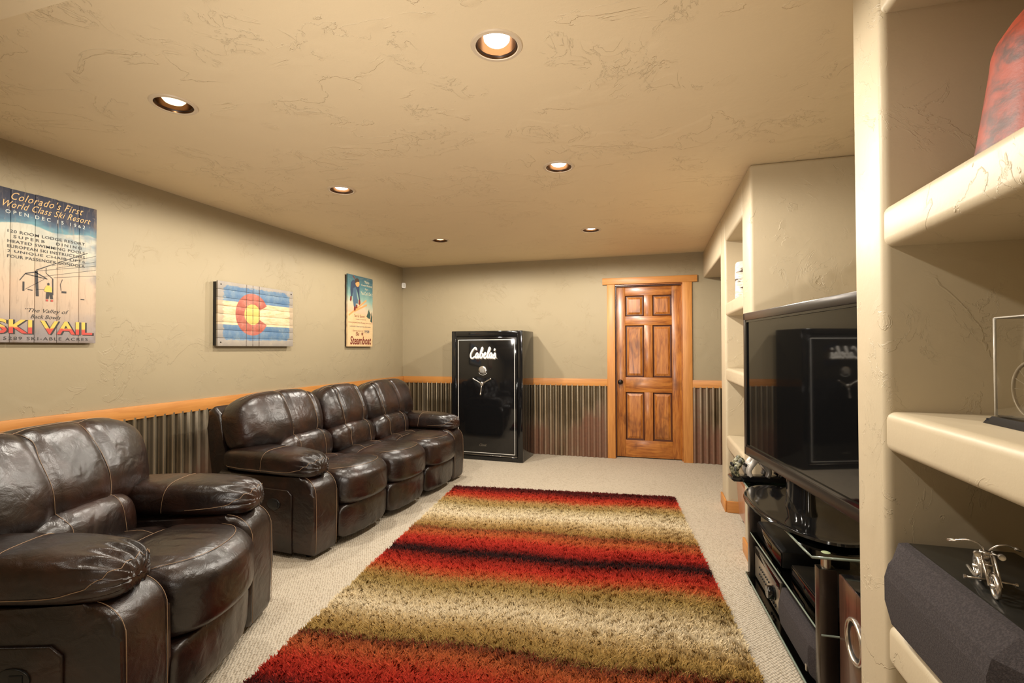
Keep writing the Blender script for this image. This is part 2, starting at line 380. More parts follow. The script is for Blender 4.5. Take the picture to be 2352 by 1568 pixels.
# chair rails
struct(box('trim_2', (LW, 0.2, RAIL0), (LW + 0.022, BW, RAIL1), m_pine_y, bev=0.002), 'knotty pine chair rail along the left wall')
struct(box('trim_3', (LW + 0.022, BW - 0.022, RAIL0), (DX0 - 0.093, BW, RAIL1), m_pine_x, bev=0.002), 'knotty pine chair rail beside the safe')
struct(box('trim_4', (DX1 + 0.105, BW - 0.022, RAIL0), (2.2, BW, RAIL1), m_pine_x, bev=0.002), 'pine chair rail between door and passage')
# corrugated wainscot
PITCH_C, AMP = 0.0676, 0.0112
def sheet_mesh(wd, h, ph=0.0):
    n = max(8, int(wd / PITCH_C * 12)); V = []; F = []
    for i in range(n + 1):
        x = wd * i / n; y = -0.0125 - AMP * math.sin(2 * PI * x / PITCH_C + ph)
        V += [(x, y, 0.0), (x, y, h)]
        if i: F.append((2 * i - 2, 2 * i, 2 * i + 1, 2 * i - 1))
    me = bpy.data.meshes.new('corrugated_sheet'); me.from_pydata(V, [], F); me.update()
    me.polygons.foreach_set('use_smooth', [True] * len(F)); return me
full = PITCH_C * 9.0
def sheets(parent, start, end, put, mats, seed):
    r = random.Random(seed); x = start; k = 0
    while x < end - 0.02:
        wd = min(full, end - x); me = sheet_mesh(wd, RAIL0 + 0.01); o = link('corrugated_sheet', me, mats[k % len(mats)], parent)
        put(o, x, k); x += full; k += 1
def put_left(o, x, k):
    o.rotation_euler = (0, 0, PI / 2); o.location = (LW + 0.0005 * (k % 2), x, 0.002)
def put_back(o, x, k): o.location = (x, BW - 0.0005 * (k % 2), 0.002)
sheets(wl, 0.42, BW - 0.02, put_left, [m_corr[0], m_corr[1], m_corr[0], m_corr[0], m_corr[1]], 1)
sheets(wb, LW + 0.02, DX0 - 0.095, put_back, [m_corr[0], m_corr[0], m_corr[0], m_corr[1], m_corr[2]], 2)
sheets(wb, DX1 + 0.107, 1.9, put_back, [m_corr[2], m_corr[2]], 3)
# door
d1 = bpy.data.objects.new('door_1', None); COL.objects.link(d1); struct(d1, 'six-panel stained pine door with dark round knob'); d1.location = ((DX0 + DX1) / 2, BW, 0)
hw = (DX1 - DX0) / 2
box('casing_board', (-hw - 0.093, -0.022, 0), (-hw, 0.0, DZ + 0.012), m_pine_z, d1, 0.003); box('casing_board', (hw, -0.022, 0), (hw + 0.105, 0.0, DZ + 0.012), m_pine_z, d1, 0.003)
box('header_board', (-hw - 0.147, -0.030, DZ + 0.012), (hw + 0.163, 0.0, DZ + 0.090), m_pine_x, d1, 0.003)
REC = 0.075
box('jamb', (-hw - 0.019, 0.0, 0), (-hw, 0.13, DZ + 0.019), m_door_z, d1); box('jamb', (hw, 0.0, 0), (hw + 0.019, 0.13, DZ + 0.019), m_door_z, d1)
box('jamb', (-hw, 0.0, DZ), (hw, 0.13, DZ + 0.019), m_door_x, d1)
box('door_stop', (-hw, REC - 0.035, 0), (-hw + 0.012, REC - 0.002, DZ), m_door_shade, d1); box('door_stop', (hw - 0.012, REC - 0.035, 0), (hw, REC - 0.002, DZ), m_door_z, d1); box('door_stop', (-hw + 0.012, REC - 0.035, DZ - 0.012), (hw - 0.012, REC - 0.002, DZ), m_door_shade, d1)  # left and top stops take the painted shade colour
sw = 0.112; ztop = DZ - 0.004; y0, y1 = REC, REC + 0.040; ix0, ix1 = -hw + 0.004, hw - 0.004; mid = 0.098
rails = [(0.012, 0.215), (0.795, 0.975), (1.605, 1.715), (ztop - 0.115, ztop)]
box('stile', (ix0, y0, 0.012), (ix0 + sw, y1, ztop), m_door_z, d1, 0.003); box('stile', (ix1 - sw, y0, 0.012), (ix1, y1, ztop), m_door_z, d1, 0.003)
for a, b in rails: box('rail', (ix0 + sw, y0, a), (ix1 - sw, y1, b), m_door_x, d1, 0.003)
for (a, b), (c, d_) in zip(rails, rails[1:]):
    box('mullion', (-mid / 2, y0, b), (mid / 2, y1, c), m_door_z, d1, 0.003)
    for xa, xb in ((ix0 + sw, -mid / 2), (mid / 2, ix1 - sw)):
        bm = bmesh.new()
        def rg(i, y): return [bm.verts.new((x, y, z)) for x, z in ((xa + i, b + i), (xb - i, b + i), (xb - i, c - i), (xa + i, c - i))]
        L = [rg(0.0, y0 + 0.002), rg(0.012, y0 + 0.016), rg(0.020, y0 + 0.016), rg(0.046, y0 + 0.006)]
        for A, B in zip(L, L[1:]):
            for k in range(4): bm.faces.new((A[k], A[(k + 1) % 4], B[(k + 1) % 4], B[k]))
        bm.faces.new(L[-1])
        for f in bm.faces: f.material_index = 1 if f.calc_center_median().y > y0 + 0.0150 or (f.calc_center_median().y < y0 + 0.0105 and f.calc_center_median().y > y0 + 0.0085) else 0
        me_ = tomesh(bm, 'panel'); me_.materials.append(m_door_z); me_.materials.append(m_door_shade); link('panel', me_, None, d1)  # second slot paints the shading of the panel grooves
kb = lathe('knob', [(0.0, 0.062), (0.012, 0.062), (0.024, 0.055), (0.029, 0.043), (0.026, 0.031), (0.013, 0.024), (0.011, 0.008), (0.028, 0.006), (0.031, 0.0)], m_knob, d1, 28, Matrix.Translation((ix0 + 0.052, y0, 0.915)) @ Matrix.Rotation(PI / 2, 4, 'X'))
# ------------------------------------------------------------------ built-in shelving
SHZ = [(0.515, 0.620), (1.060, 1.163), (1.587, 1.692)]
def built_in(name, label, ya, yb, pil_a, pil_b, header=2.195):
    """ya<yb ends along the wall, pil_* the pillar widths at either end"""
    t = thing(name, label, 'shelving', (0, 0, 0)); xb = 1.30
    box('pillar', (XR, yb - pil_b, 0), (xb, yb, CH - 0.001), m_shelf, t, 0.02, 5); box('pillar', (XR, ya, 0), (xb, ya + pil_a, CH - 0.001), m_shelf, t, 0.02, 5)
    o0, o1 = ya + pil_a - 0.012, yb - pil_b + 0.012
    box('header', (XR + 0.001, o0, header), (xb, o1, CH - 0.001), m_shelf, t, 0.018, 5)
    for a, b in SHZ: box('shelf', (XR + 0.001, o0, a), (xb, o1, b), m_shelf, t, 0.022, 5)
    box('back_panel', (1.02, o0, 0), (1.10, o1, header + 0.02), m_shelf, t); return t
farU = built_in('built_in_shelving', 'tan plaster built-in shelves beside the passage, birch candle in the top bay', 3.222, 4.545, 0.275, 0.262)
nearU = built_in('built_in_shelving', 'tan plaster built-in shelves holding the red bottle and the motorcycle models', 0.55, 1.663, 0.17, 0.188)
hd = struct(box('wall_passage_header', (XR, 4.545, 2.135), (2.2, BW, CH), m_shelf, None, 0.018, 4))
bb = [((XR - 0.015, 4.285, 0), (XR, 4.545, 0.092)), ((XR + 0.0, 4.268, 0), (1.0, 4.283, 0.092)), ((XR - 0.015, 3.222, 0), (XR, 3.497, 0.092)), ((XR - 0.015, 3.207, 0), (1.1, 3.222, 0.092))]
for k, (lo, hi) in enumerate(bb): struct(box('baseboard_right', lo, hi, m_pine_y if k % 2 == 0 else m_pine_x, None, 0.004), ['pine baseboard on the far pillar of the shelving', 'pine baseboard inside the lower bay of the shelving', 'pine baseboard on the pillar behind the television stand', 'pine baseboard around the television niche'][k])
# ------------------------------------------------------------------ recessed lamps
def can(x, y, z, label, warm=False, power=LAMP_W):
    t = thing('recessed_light', label, 'ceiling light', (x, y, z), 0, 'recessed lights in the ceiling')
    lathe('trim_ring', [(0.076, 0.006), (0.076, -0.003), (0.080, -0.007), (0.093, -0.006), (0.0965, -0.001), (0.0965, 0.004)], m_canring, t, 48)
    lathe('baffle', [(0.0765, -0.004), (0.072, 0.004), (0.070, 0.006), (0.054, 0.095), (0.0, 0.1)], m_baffle, t, 48)
    lathe('baffle_rim', [(0.0772, -0.0045), (0.0700, 0.0065)], m_baffrim, t, 48)
    lathe('bulb', [(0.0, 0.005), (0.020, 0.006), (0.038, 0.011), (0.047, 0.021), (0.049, 0.070)], m_bulbw if warm else m_bulb, t, 40)
    l = bpy.data.lights.new('lamp', 'SPOT'); l.energy = power; l.color = LAMP_COL; l.spot_size = 3.14; l.spot_blend = 0.22; l.shadow_soft_size = 0.032
    lo = bpy.data.objects.new('lamp_glow', l); COL.objects.link(lo); lo.location = (0, 0, -0.046); lo.parent = t
    return t
cl = ['white-lit recessed ceiling light nearest the lowered ceiling, shelf side', 'warm dim recessed ceiling light above the recliner', 'white-lit recessed ceiling light above the near end of the sofa', 'small warm recessed ceiling light above the far end of the sofa', 'white-lit recessed ceiling light above the middle of the rug', 'white-lit recessed ceiling light in front of the door']
for k, (x, y) in enumerate(CANS): can(x, y, CH, cl[k], k in (1, 3), LAMP_W * (0.60, 0.48, 0.66, 0.85, 1.0, 1.0)[k])
for k, (x, y) in enumerate(RCANS): can(x, y, SOF_Z, ['recessed light in the lowered ceiling, shelf side', 'recessed light in the lowered ceiling, wall side with signs'][k], False, LAMP_W * (0.28, 0.07)[k])
# motion sensor in the corner
ms = thing('motion_sensor', 'small white motion sensor high in the wall corner', 'sensor', (LW + 0.018, BW - 0.016, 2.155), PI / 4)
prism('housing', [(-0.028, 0.012), (-0.018, 0.0), (0.018, 0.0), (0.028, 0.012), (0.028, 0.062), (0.018, 0.074), (-0.018, 0.074), (-0.028, 0.062)], -0.024, 0.006, m_white, ms, 'y', 0.005)
prism('lens', [(-0.014, 0.018), (0.014, 0.018), (0.014, 0.056), (-0.014, 0.056)], -0.027, -0.022, Mat('frosted lens', (0.62, 0.62, 0.56), 0.35).m, ms, 'y', 0.002)
# ================================================================== leather seating
class Cushion:
    """rounded box in local axes x (side), y (depth, front is -y), z; optional deform(p, c) and tilt about x"""
    def __init__(s, c, h, p=4.0, tilt=0.0, deform=None): s.c, s.h, s.p, s.tilt, s.deform = Vector(c), h, p, tilt, deform
    def map(s, v, grow=0.0):
        k = (abs(v[0]) ** s.p + abs(v[1]) ** s.p + abs(v[2]) ** s.p) ** (1.0 / s.p); n = Vector(v) / k
        q = Vector((n.x * (s.h[0] + grow), n.y * (s.h[1] + grow), n.z * (s.h[2] + grow)))
        if s.deform: q = s.deform(q, n)
        ct, st = math.cos(s.tilt), math.sin(s.tilt)
        return s.c + Vector((q.x, q.y * ct - q.z * st, q.y * st + q.z * ct))
    def build(s, name, parent, mat=None, n=18):
        bm = bmesh.new(); bmesh.ops.create_cube(bm, size=2.0); bmesh.ops.subdivide_edges(bm, edges=bm.edges[:], cuts=n, use_grid_fill=True)
        for v in bm.verts:
            w_ = [math.sin(a * PI / 2) * 0.35 + a * 0.65 for a in v.co]; v.co = s.map(w_)
        return link(name, tomesh(bm, name), mat or m_leather, parent, smooth=True)
    def seam(s, parent, path, rad=0.0011, sub=5, grow=0.0024):
        pts = [s.map(p, grow) for p in smooth_path(path, sub)]; return tube('stitching', pts, rad, m_thread, parent, 5)
def groove(x, xs, wd): return math.exp(-((x - xs) / wd) ** 2)
def recliner(t, nseat, ws, aw, lift=0.0):
    W = nseat * ws + 2 * aw; hwid = W / 2
    # --- back shell
    prism('back_shell', [(0.86, 0.10), (0.70, 0.10), (0.74, 0.45), (0.80, 0.70), (0.84, 0.88), (0.90, 0.93), (0.955, 0.90), (0.95, 0.78), (0.90, 0.45)], -hwid + 0.03, hwid - 0.03, m_leather, t, 'x', 0.03, 4)
    box('base', (-hwid + aw * 0.6, 0.08, 0.04), (hwid - aw * 0.6, 0.80, 0.30), m_blackm, t, 0.01)
    for i in range(nseat):
        sx = -hwid + aw + ws * (i + 0.5); first, last = i == 0, i == nseat - 1
        x0 = sx - ws / 2 - (aw * 0.99 if first else 0.0); x1 = sx + ws / 2 + (aw * 0.99 if last else 0.0)
        bc, bh = (x0 + x1) / 2, (x1 - x0) / 2 - 0.002
        s1, s2 = (sx - 0.135 - bc) / bh, (sx + 0.135 - bc) / bh
        def dback(q, n, bh=bh, s1=s1, s2=s2):
            fx = n.x; front = max(0.0, -n.y)
            g = groove(fx, s1, 0.05) + groove(fx, s2, 0.05)
            q.y += 0.016 * g * front + 0.010 * front * math.sin(9 * fx + 5 * n.z) * math.exp(-((n.z + 0.75) / 0.32) ** 2) * (0.35 + abs(fx))
            pk = math.sin(34 * fx + 2) * 0.5 + math.sin(21 * fx)
            q.y += 0.0055 * pk * front * math.exp(-((n.z + 0.92) / 0.25) ** 2)
            q.z += 0.016 * (1 - fx * fx) * max(0.0, n.z) - 0.02 * g * max(0, n.z) * 0.6
            q.y -= 0.035 * front * (1 - abs(fx) ** 3) * math.exp(-((n.z + 0.25) / 0.7) ** 2)
            q.z -= 0.030 * max(0.0, abs(fx) - 0.6) * max(0.0, n.z)
            if n.z < 0: q.y += 0.05 * (abs(fx) ** 6) * front * -n.z
            return q
        bk = Cushion((bc, 0.705, 0.795), (bh, 0.150, 0.205), 3.6, -0.26, dback); ob = bk.build('back_cushion', t, n=48)
        for sv in (s1, s2):
            bk.seam(ob, [(sv, -0.55, 1.0), (sv, -1, 0.8), (sv, -1, 0.3), (sv, -1, -0.3), (sv, -1, -0.9)])
        bk.seam(ob, [(-0.96, -0.35, 1), (-0.5, -0.62, 1), (0, -0.66, 1), (0.5, -0.62, 1), (0.96, -0.35, 1)], 0.0013)
        bk.seam(ob, [(0.5 * (s1 + s2) - 0.9, -0.05, 1), (0, -0.1, 1), (0.5 * (s1 + s2) + 0.9, -0.05, 1)], 0.0010)
        # --- lumbar roll
        t1, t2 = -0.135 / (ws / 2), 0.135 / (ws / 2)
        def dlum(q, n, t1=t1, t2=t2):
            front = max(0, -n.y); q.y += 0.012 * (groove(n.x, t1, 0.04) + groove(n.x, t2, 0.04)) * front
            q.y += 0.004 * math.sin(23 * n.x) * front * math.exp(-((abs(n.z) - 0.9) / 0.25) ** 2); return q
        lb = Cushion((sx, 0.592, 0.570), (ws / 2 - 0.003, 0.150, 0.135), 3.0, -0.16, dlum); ol = lb.build('lumbar_cushion', t, n=20)
        for sv in (t1, t2): lb.seam(ol, [(sv, -0.6, 1), (sv, -1, 0.5), (sv, -1, 0), (sv, -1, -0.8)])
        # --- seat
        def dseat(q, n):
            fr = max(0.0, -n.y); top = max(0.0, n.z)
            q.y -= 0.070 * (1 - n.x * n.x) * fr ** 2
            q.z += 0.018 * top * (1 - n.x * n.x) - 0.02 * top * groove(n.y, 0.12, 0.10) - 0.025 * top * max(0, n.y)
            q.z -= 0.030 * top * groove(n.y, -1.0, 0.16)
            q.z += 0.003 * math.sin(26 * n.x + 4 * n.y) * top * groove(n.y, -0.45, 0.25)
            q.x *= 1 - 0.012 * fr
            return q
        st = Cushion((sx, 0.285, 0.385 + lift * 0.5), (ws / 2 - 0.004, 0.325, 0.132 + lift * 0.3), 5.0, 0.0, dseat); os_ = st.build('seat_cushion', t, n=26)
        st.seam(os_, [(-0.98, -0.62, 1), (-0.6, -0.86, 1), (0, -0.93, 1), (0.6, -0.86, 1), (0.98, -0.62, 1)], 0.0012)
        st.seam(os_, [(-0.95, 0.10, 1), (-0.35, 0.12, 1), (0.35, 0.12, 1), (0.95, 0.10, 1)], 0.0011)
        st.seam(os_, [(-0.42, 0.14, 1), (-0.40, 0.5, 1), (-0.4, 0.9, 1)], 0.0010); st.seam(os_, [(0.42, 0.14, 1), (0.40, 0.5, 1), (0.4, 0.9, 1)], 0.0010)
        # --- foot rest panel
        def dfoot(q, n):
            fr = max(0, -n.y); q.y += 0.009 * (groove(n.x, -0.42, 0.035) + groove(n.x, 0.42, 0.035)) * fr
            q.y -= 0.028 * (1 - n.x * n.x) * fr
            q.y += 0.0035 * math.sin(17 * n.x) * fr * max(0, -n.z); return q
        ft = Cushion((sx, 0.030, 0.165), (ws / 2 - 0.010, 0.045, 0.118), 5.0, 0.05, dfoot); of = ft.build('footrest_panel', t, n=20)
        for sv in (-0.42, 0.42): ft.seam(of, [(sv, -0.8, 1), (sv, -1, 0.6), (sv, -1, 0), (sv, -1, -0.9)])
    # --- arms
    for sd in (-1, 1):
        xc = sd * (hwid - aw / 2); xi, xo = xc - aw / 2, xc + aw / 2
        prof = [(0.86, 0.03), (0.012, 0.03), (0.0, 0.06), (-0.004, 0.25), (0.0, 0.40 + lift)]
        for k in range(1, 9):
            a = k / 8 * PI / 2; prof.append((0.115 - 0.115 * math.cos(a), 0.405 + lift + 0.110 * math.sin(a)))
        prof += [(0.30, 0.505 + lift), (0.80, 0.505 + lift), (0.86, 0.46)]
        ab = prism('arm_body', prof, xi + 0.002, xo - 0.002, m_leather, t, 'x', 0.028, 5)
        for xs in (xi + 0.022, xo - 0.022):
            pth = [(xs, -0.0035 + 0.0 * 1, 0.05), (xs, -0.0065, 0.25)] + [(xs, 0.115 - 0.118 * math.cos(k / 8 * PI / 2), 0.405 + lift + 0.113 * math.sin(k / 8 * PI / 2)) for k in range(0, 9)]
            tube('stitching', smooth_path(pth, 2), 0.0012, m_thread, ab, 5)
        # outer side panel set in behind the front band
        sp_ = prism('side_panel', [(0.165, 0.035), (0.84, 0.035), (0.84, 0.43), (0.20, 0.43), (0.165, 0.40)], xo - 0.004 if sd > 0 else xi - 0.010, xo + 0.010 if sd > 0 else xi + 0.004, m_leather, t, 'x', 0.006, 3)
        if sd < 0:
            xl = xi - 0.011
            lt = prism('latch_plate', [(0.305 + 0.052 * math.cos(a) * (1.0), 0.335 + 0.036 * math.sin(a)) for a in [2 * PI * k / 24 for k in range(24)]], xl - 0.006, xl + 0.004, m_blackp, t, 'x', 0.003)
            prism('latch_handle', [(0.270, 0.317), (0.310, 0.317), (0.310, 0.353), (0.270, 0.353)], xl - 0.010, xl - 0.005, m_blackm, lt, 'x', 0.003)
        def dpad(q, n, sd=sd):
            fr = max(0.0, -n.y)
            q.z -= 0.010 * fr ** 2 * 1.0; q.z += 0.012 * (1 - n.y * n.y)
            g = max(0.0, fr - 0.62) / 0.38
            ang = math.atan2(n.z, n.x)
            q.x *= 1 - 0.10 * g + 0.030 * g * math.sin(13 * ang); q.z += 0.012 * g * math.sin(15 * ang + 1) * (0.4 + abs(n.z))
            q.z -= 0.007 * groove(n.y, -0.05, 0.05) * max(0, n.z)
            if n.z < 0: q.z *= 0.75
            return q
        pad = Cushion((xc + sd * 0.012, 0.410, 0.570 + lift), (aw / 2 + 0.020, 0.395, 0.090), 3.6, 0.0, dpad); op = pad.build('arm_pad', t, n=40)
        pad.seam(op, [(1, -0.02, -0.7), (1, -0.05, 0.3), (0.5, -0.07, 1), (-0.5, -0.07, 1), (-1, -0.05, 0.3), (-1, -0.02, -0.7)], 0.0012)
        pad.seam(op, [(sd * 1, 0.9, -0.45), (sd * 1, 0.2, -0.50), (sd * 1, -0.5, -0.42), (sd * 1, -0.85, -0.1), (sd * 0.75, -1, 0.45), (0, -1, 0.62), (-sd * 0.75, -1, 0.45), (-sd * 1, -0.8, -0.1), (-sd * 1, -0.3, -0.42)], 0.0012)
    for sx_ in (-hwid + 0.08, hwid - 0.08):
        for yy in (0.10, 0.76): lathe('foot', [(0.0, 0.0), (0.024, 0.0), (0.028, 0.035), (0.0, 0.035)], m_blackp, t, 12, Matrix.Translation((sx_, yy, 0)))
ch = thing('recliner_chair', 'dark brown leather recliner chair with pillow-top arms below the tall ski sign', 'chair', (-1.716, 1.588, 0), 0.308 + PI / 2)
recliner(ch, 1, 0.545, 0.231, 0.035)
so = thing('reclining_sofa', 'dark brown leather three-seat reclining sofa along the corrugated wainscot', 'sofa', (-1.955, 3.655, 0), -0.07 + PI / 2)
recliner(so, 3, 0.562, 0.231)
# ================================================================== rug
ra = math.atan2(0.19, 1.98); RWD, RLN = 1.99, 2.92
rug = thing('area_rug', 'striped shag area rug in red, black, olive and cream', 'rug', (-1.80, 4.32, 0.0), ra)
STR = [(0.0, (0.10, 0.010, 0.008)), (0.06, (0.045, 0.008, 0.007)), (0.12, (0.12, 0.013, 0.010)), (0.23, (0.42, 0.030, 0.016)), (0.33, (0.46, 0.085, 0.03)), (0.40, (0.42, 0.24, 0.085)), (0.50, (0.38, 0.265, 0.095)), (0.60, (0.60, 0.49, 0.29)), (0.74, (0.74, 0.63, 0.44)), (0.84, (0.60, 0.46, 0.25)), (0.96, (0.42, 0.26, 0.095)), (1.03, (0.33, 0.19, 0.055)),
       (1.075, (0.22, 0.055, 0.022)), (1.15, (0.45, 0.115, 0.035)), (1.26, (0.46, 0.035, 0.020)), (1.36, (0.33, 0.020, 0.014)), (1.44, (0.022, 0.008, 0.008)), (1.49, (0.022, 0.008, 0.008)), (1.56, (0.26, 0.020, 0.012)), (1.65, (0.46, 0.032, 0.018)), (1.75, (0.45, 0.10, 0.032)), (1.80, (0.38, 0.20, 0.06)), (1.88, (0.33, 0.22, 0.065)), (1.96, (0.45, 0.33, 0.145)), (2.05, (0.62, 0.50, 0.30)), (2.14, (0.72, 0.61, 0.42)), (2.22, (0.58, 0.44, 0.23)), (2.31, (0.40, 0.255, 0.085)), (2.39, (0.33, 0.21, 0.06)),
       (2.43, (0.12, 0.025, 0.014)), (2.50, (0.42, 0.11, 0.035)), (2.62, (0.45, 0.040, 0.020)), (2.72, (0.36, 0.022, 0.014)), (2.80, (0.03, 0.008, 0.008)), (2.92, (0.20, 0.02, 0.012))]
def stripe_col(v, x):
    v = v + 0.018 * np.sin(3.1 * x + 5 * v) + 0.012 * np.sin(7.7 * x + 1.3)
    ps = np.array([p for p, _ in STR]); cs = np.array([c for _, c in STR])
    return np.stack([np.interp(v, ps, cs[:, k]) for k in range(3)], -1)
M = Mat('shag pile', (0.5, 0.1, 0.05), 0.9, spec=0.12); an = M.node('ShaderNodeAttribute'); an.attribute_name = 'pile'; M.nt.links.new(an.outputs['Color'], M.b.inputs['Base Color']); m_pile = M.m
box('backing', (0.004, -RLN + 0.004, 0.001), (RWD - 0.004, -0.004, 0.010), Mat('rug backing', (0.06, 0.03, 0.02), 0.95).m, rug)
def pile(n):
    u = rng.random(n) * RWD; v = rng.random(n) * RLN
    # denser towards the photographer, where single tufts can be told apart
    a = rng.random(n) * 2 * PI; lean = 0.006 + rng.random(n) * 0.013; hgt = 0.016 + rng.random(n) * 0.014
    clump = np.sin(u * 46 + 3 * np.sin(v * 21)) * np.sin(v * 39 + 2.3 * np.sin(u * 27)); a = a * 0.55 + clump * 2.2; hgt *= 1 + 0.14 * clump
    wd = 0.0026 + rng.random(n) * 0.0016
    dx, dy = np.cos(a), np.sin(a); px, py = -dy, dx
    base = np.stack([u, -v, np.full(n, 0.006)], 1); P = np.zeros((n, 5, 3))
    for k, (fr, hh, ww) in enumerate(((0.0, 0.0, 1.0), (0.45, 0.62, 1.15))):
        c = base + np.stack([dx * lean * fr, dy * lean * fr, hgt * hh], 1)
        P[:, 2 * k] = c - np.stack([px * wd * ww, py * wd * ww, 0 * wd], 1); P[:, 2 * k + 1] = c + np.stack([px * wd * ww, py * wd * ww, 0 * wd], 1)
    P[:, 4] = base + np.stack([dx * lean * 1.3, dy * lean * 1.3, hgt], 1)
    V = P.reshape(-1, 3); o = np.arange(n)[:, None] * 5
    tris = np.concatenate([o + np.array([[0, 1, 3]]), o + np.array([[0, 3, 2]]), o + np.array([[2, 3, 4]])], 1).reshape(-1, 3)
    me = bpy.data.meshes.new('pile'); me.vertices.add(len(V)); me.vertices.foreach_set('co', V.ravel()); me.loops.add(tris.size); me.loops.foreach_set('vertex_index', tris.ravel())
    me.polygons.add(len(tris)); me.polygons.foreach_set('loop_start', np.arange(0, tris.size, 3)); me.polygons.foreach_set('loop_total', np.full(len(tris), 3)); me.update(calc_edges=True)
    col = stripe_col(v + rng.normal(0, 0.018, n), u); col *= (0.80 + 0.45 * rng.random(n))[:, None]; C4 = np.ones((n, 5, 4)); C4[:, :, :3] = np.clip(col, 0, 1)[:, None, :]
    at = me.color_attributes.new('pile', 'FLOAT_COLOR', 'POINT'); at.data.foreach_set('color', C4.ravel()); return me
po = link('pile', pile(330000), m_pile, rug); po['kind'] = 'stuff'
# ================================================================== gun safe
sf = thing('safe', 'tall gloss black gun safe with silver pinstripe and three-spoke handle', 'safe', (-1.893, 5.493, 0.0), -0.045)
SWD, SDP, SHT = 0.906, 0.455, 1.538
h_ = SWD / 2
box('body', (-h_, 0.012, 0.004), (h_, SDP, SHT), m_gloss, sf, 0.012, 4)
# raised front frame around the door
bm = bmesh.new()
for lo, hi in (((-h_, -0.004, 0.004), (-h_ + 0.062, 0.03, SHT)), ((h_ - 0.062, -0.004, 0.004), (h_, 0.03, SHT)), ((-h_ + 0.055, -0.004, SHT - 0.066), (h_ - 0.055, 0.03, SHT)), ((-h_ + 0.055, -0.004, 0.004), (h_ - 0.055, 0.03, 0.058))): bm_box(bm, lo, hi, 0.007, 3)
shade(link('front_frame', tomesh(bm, 'front_frame'), m_gloss, sf))
dr = box('door', (-h_ + 0.068, -0.012, 0.064), (h_ - 0.068, 0.03, SHT - 0.072), m_gloss, sf, 0.008, 3)
px0, px1, pz0, pz1 = -h_ + 0.092, h_ - 0.092, 0.088, SHT - 0.104; yf = -0.0125
flat('pinstripe', [rect(px0, pz0, px1, pz0 + 0.006), rect(px0, pz1 - 0.006, px1, pz1), rect(px0, pz0, px0 + 0.006, pz1), rect(px1 - 0.006, pz0, px1, pz1)], yf - 0.0004, m_white, dr)
tube('door_groove_highlight', [(-h_ + 0.066, -0.006, 0.062), (h_ - 0.066, -0.006, 0.062)], 0.003, m_silver, dr, 6)
LET = [[(1.0, .86), (.92, 1.06), (.70, 1.08), (.36, .78), (.16, .38), (.26, .06), (.55, .0), (.88, .18)],
       [(1.36, .46), (1.20, .54), (1.02, .32), (1.06, .06), (1.26, .08), (1.42, .48), (1.36, .14), (1.46, .02), (1.66, .22)],
       [(1.66, .22), (1.92, .68), (2.03, 1.02), (1.92, 1.12), (1.80, .80), (1.74, .30), (1.82, .03), (2.05, .08), (2.16, .36), (2.06, .50), (2.18, .42), (2.36, .30)],
       [(2.30, .26), (2.54, .36), (2.62, .52), (2.50, .57), (2.38, .34), (2.44, .06), (2.64, .02), (2.86, .22)],
       [(2.86, .22), (3.10, .66), (3.22, 1.02), (3.11, 1.12), (2.99, .78), (2.94, .28), (3.02, .03), (3.20, .10), (3.30, .24)],
       [(3.62, .46), (3.46, .54), (3.28, .32), (3.32, .06), (3.52, .08), (3.68, .48), (3.62, .14), (3.72, .02), (3.86, .16)],
       [(4.02, 1.02), (3.94, .80)], [(3.86, .16), (4.10, .54), (4.16, .36), (4.22, .12), (4.06, -.01), (3.90, .08)], [(4.44, .03), (4.46, .05)]]
def script(name, strokes, x0, x1, z0, z1, y, mat, parent, rad, slant=0.18, flatten=0.35):
    bm = bmesh.new(); W_ = 4.46
    for s_ in strokes:
        pts = smooth_path([(a + slant * b, 0, b) for a, b in s_], 5)
        bm_tube(bm, [(x0 + p.x / W_ * (x1 - x0), 0, z0 + p.z / 1.12 * (z1 - z0)) for p in pts], rad, 8)
    for v in bm.verts: v.co.y = v.co.y * flatten + y
    return link(name, tomesh(bm, name), mat, parent, smooth=True)
script('brand_lettering', LET, -0.215, 0.135, 1.212, 1.338, yf - 0.002, m_white, dr, 0.0105)
script('brand_lettering_outline', LET, -0.208, 0.142, 1.203, 1.329, yf + 0.0005, Mat('grey shadow print', (0.16, 0.14, 0.11), 0.4).m, dr, 0.0105)
text('model_lettering', 'Classic', (-0.085, 0.010, 0.170, 0.198), yf - 0.0006, m_silver, dr, 0.45, track=0.9)
kp = lathe('keypad', [(0.0, 0.028), (0.032, 0.028), (0.040, 0.026), (0.041, 0.020), (0.048, 0.018), (0.050, 0.012), (0.050, 0.0)], m_silver, dr, 40, Matrix.Translation((-0.038, yf, 1.072)) @ Matrix.Rotation(PI / 2, 4, 'X'))
for r_ in range(4):
    for c_ in range(3): box('key', (-0.038 + (c_ - 1) * 0.018 - 0.007, yf - 0.031, 1.072 + (1.5 - r_) * 0.0145 - 0.005), (-0.038 + (c_ - 1) * 0.018 + 0.007, yf - 0.0275, 1.072 + (1.5 - r_) * 0.0145 + 0.005), Mat('grey rubber key', (0.30, 0.29, 0.27), 0.6).m if (r_ == 0 and c_ == 0) else bpy.data.materials['grey rubber key'], kp, 0.001)
tube('keypad_lip', [(-0.038 + 0.060 * math.cos(a), yf - 0.004, 1.072 + 0.060 * math.sin(a)) for a in [PI * (1.18 + 0.64 * k / 12) for k in range(13)]], 0.003, m_white, dr)
hb = lathe('handle_hub', [(0.0, 0.060), (0.014, 0.060), (0.022, 0.054), (0.024, 0.045), (0.018, 0.040), (0.016, 0.0)], m_silver, dr, 28, Matrix.Translation((-0.035, yf, 0.912)) @ Matrix.Rotation(PI / 2, 4, 'X'))
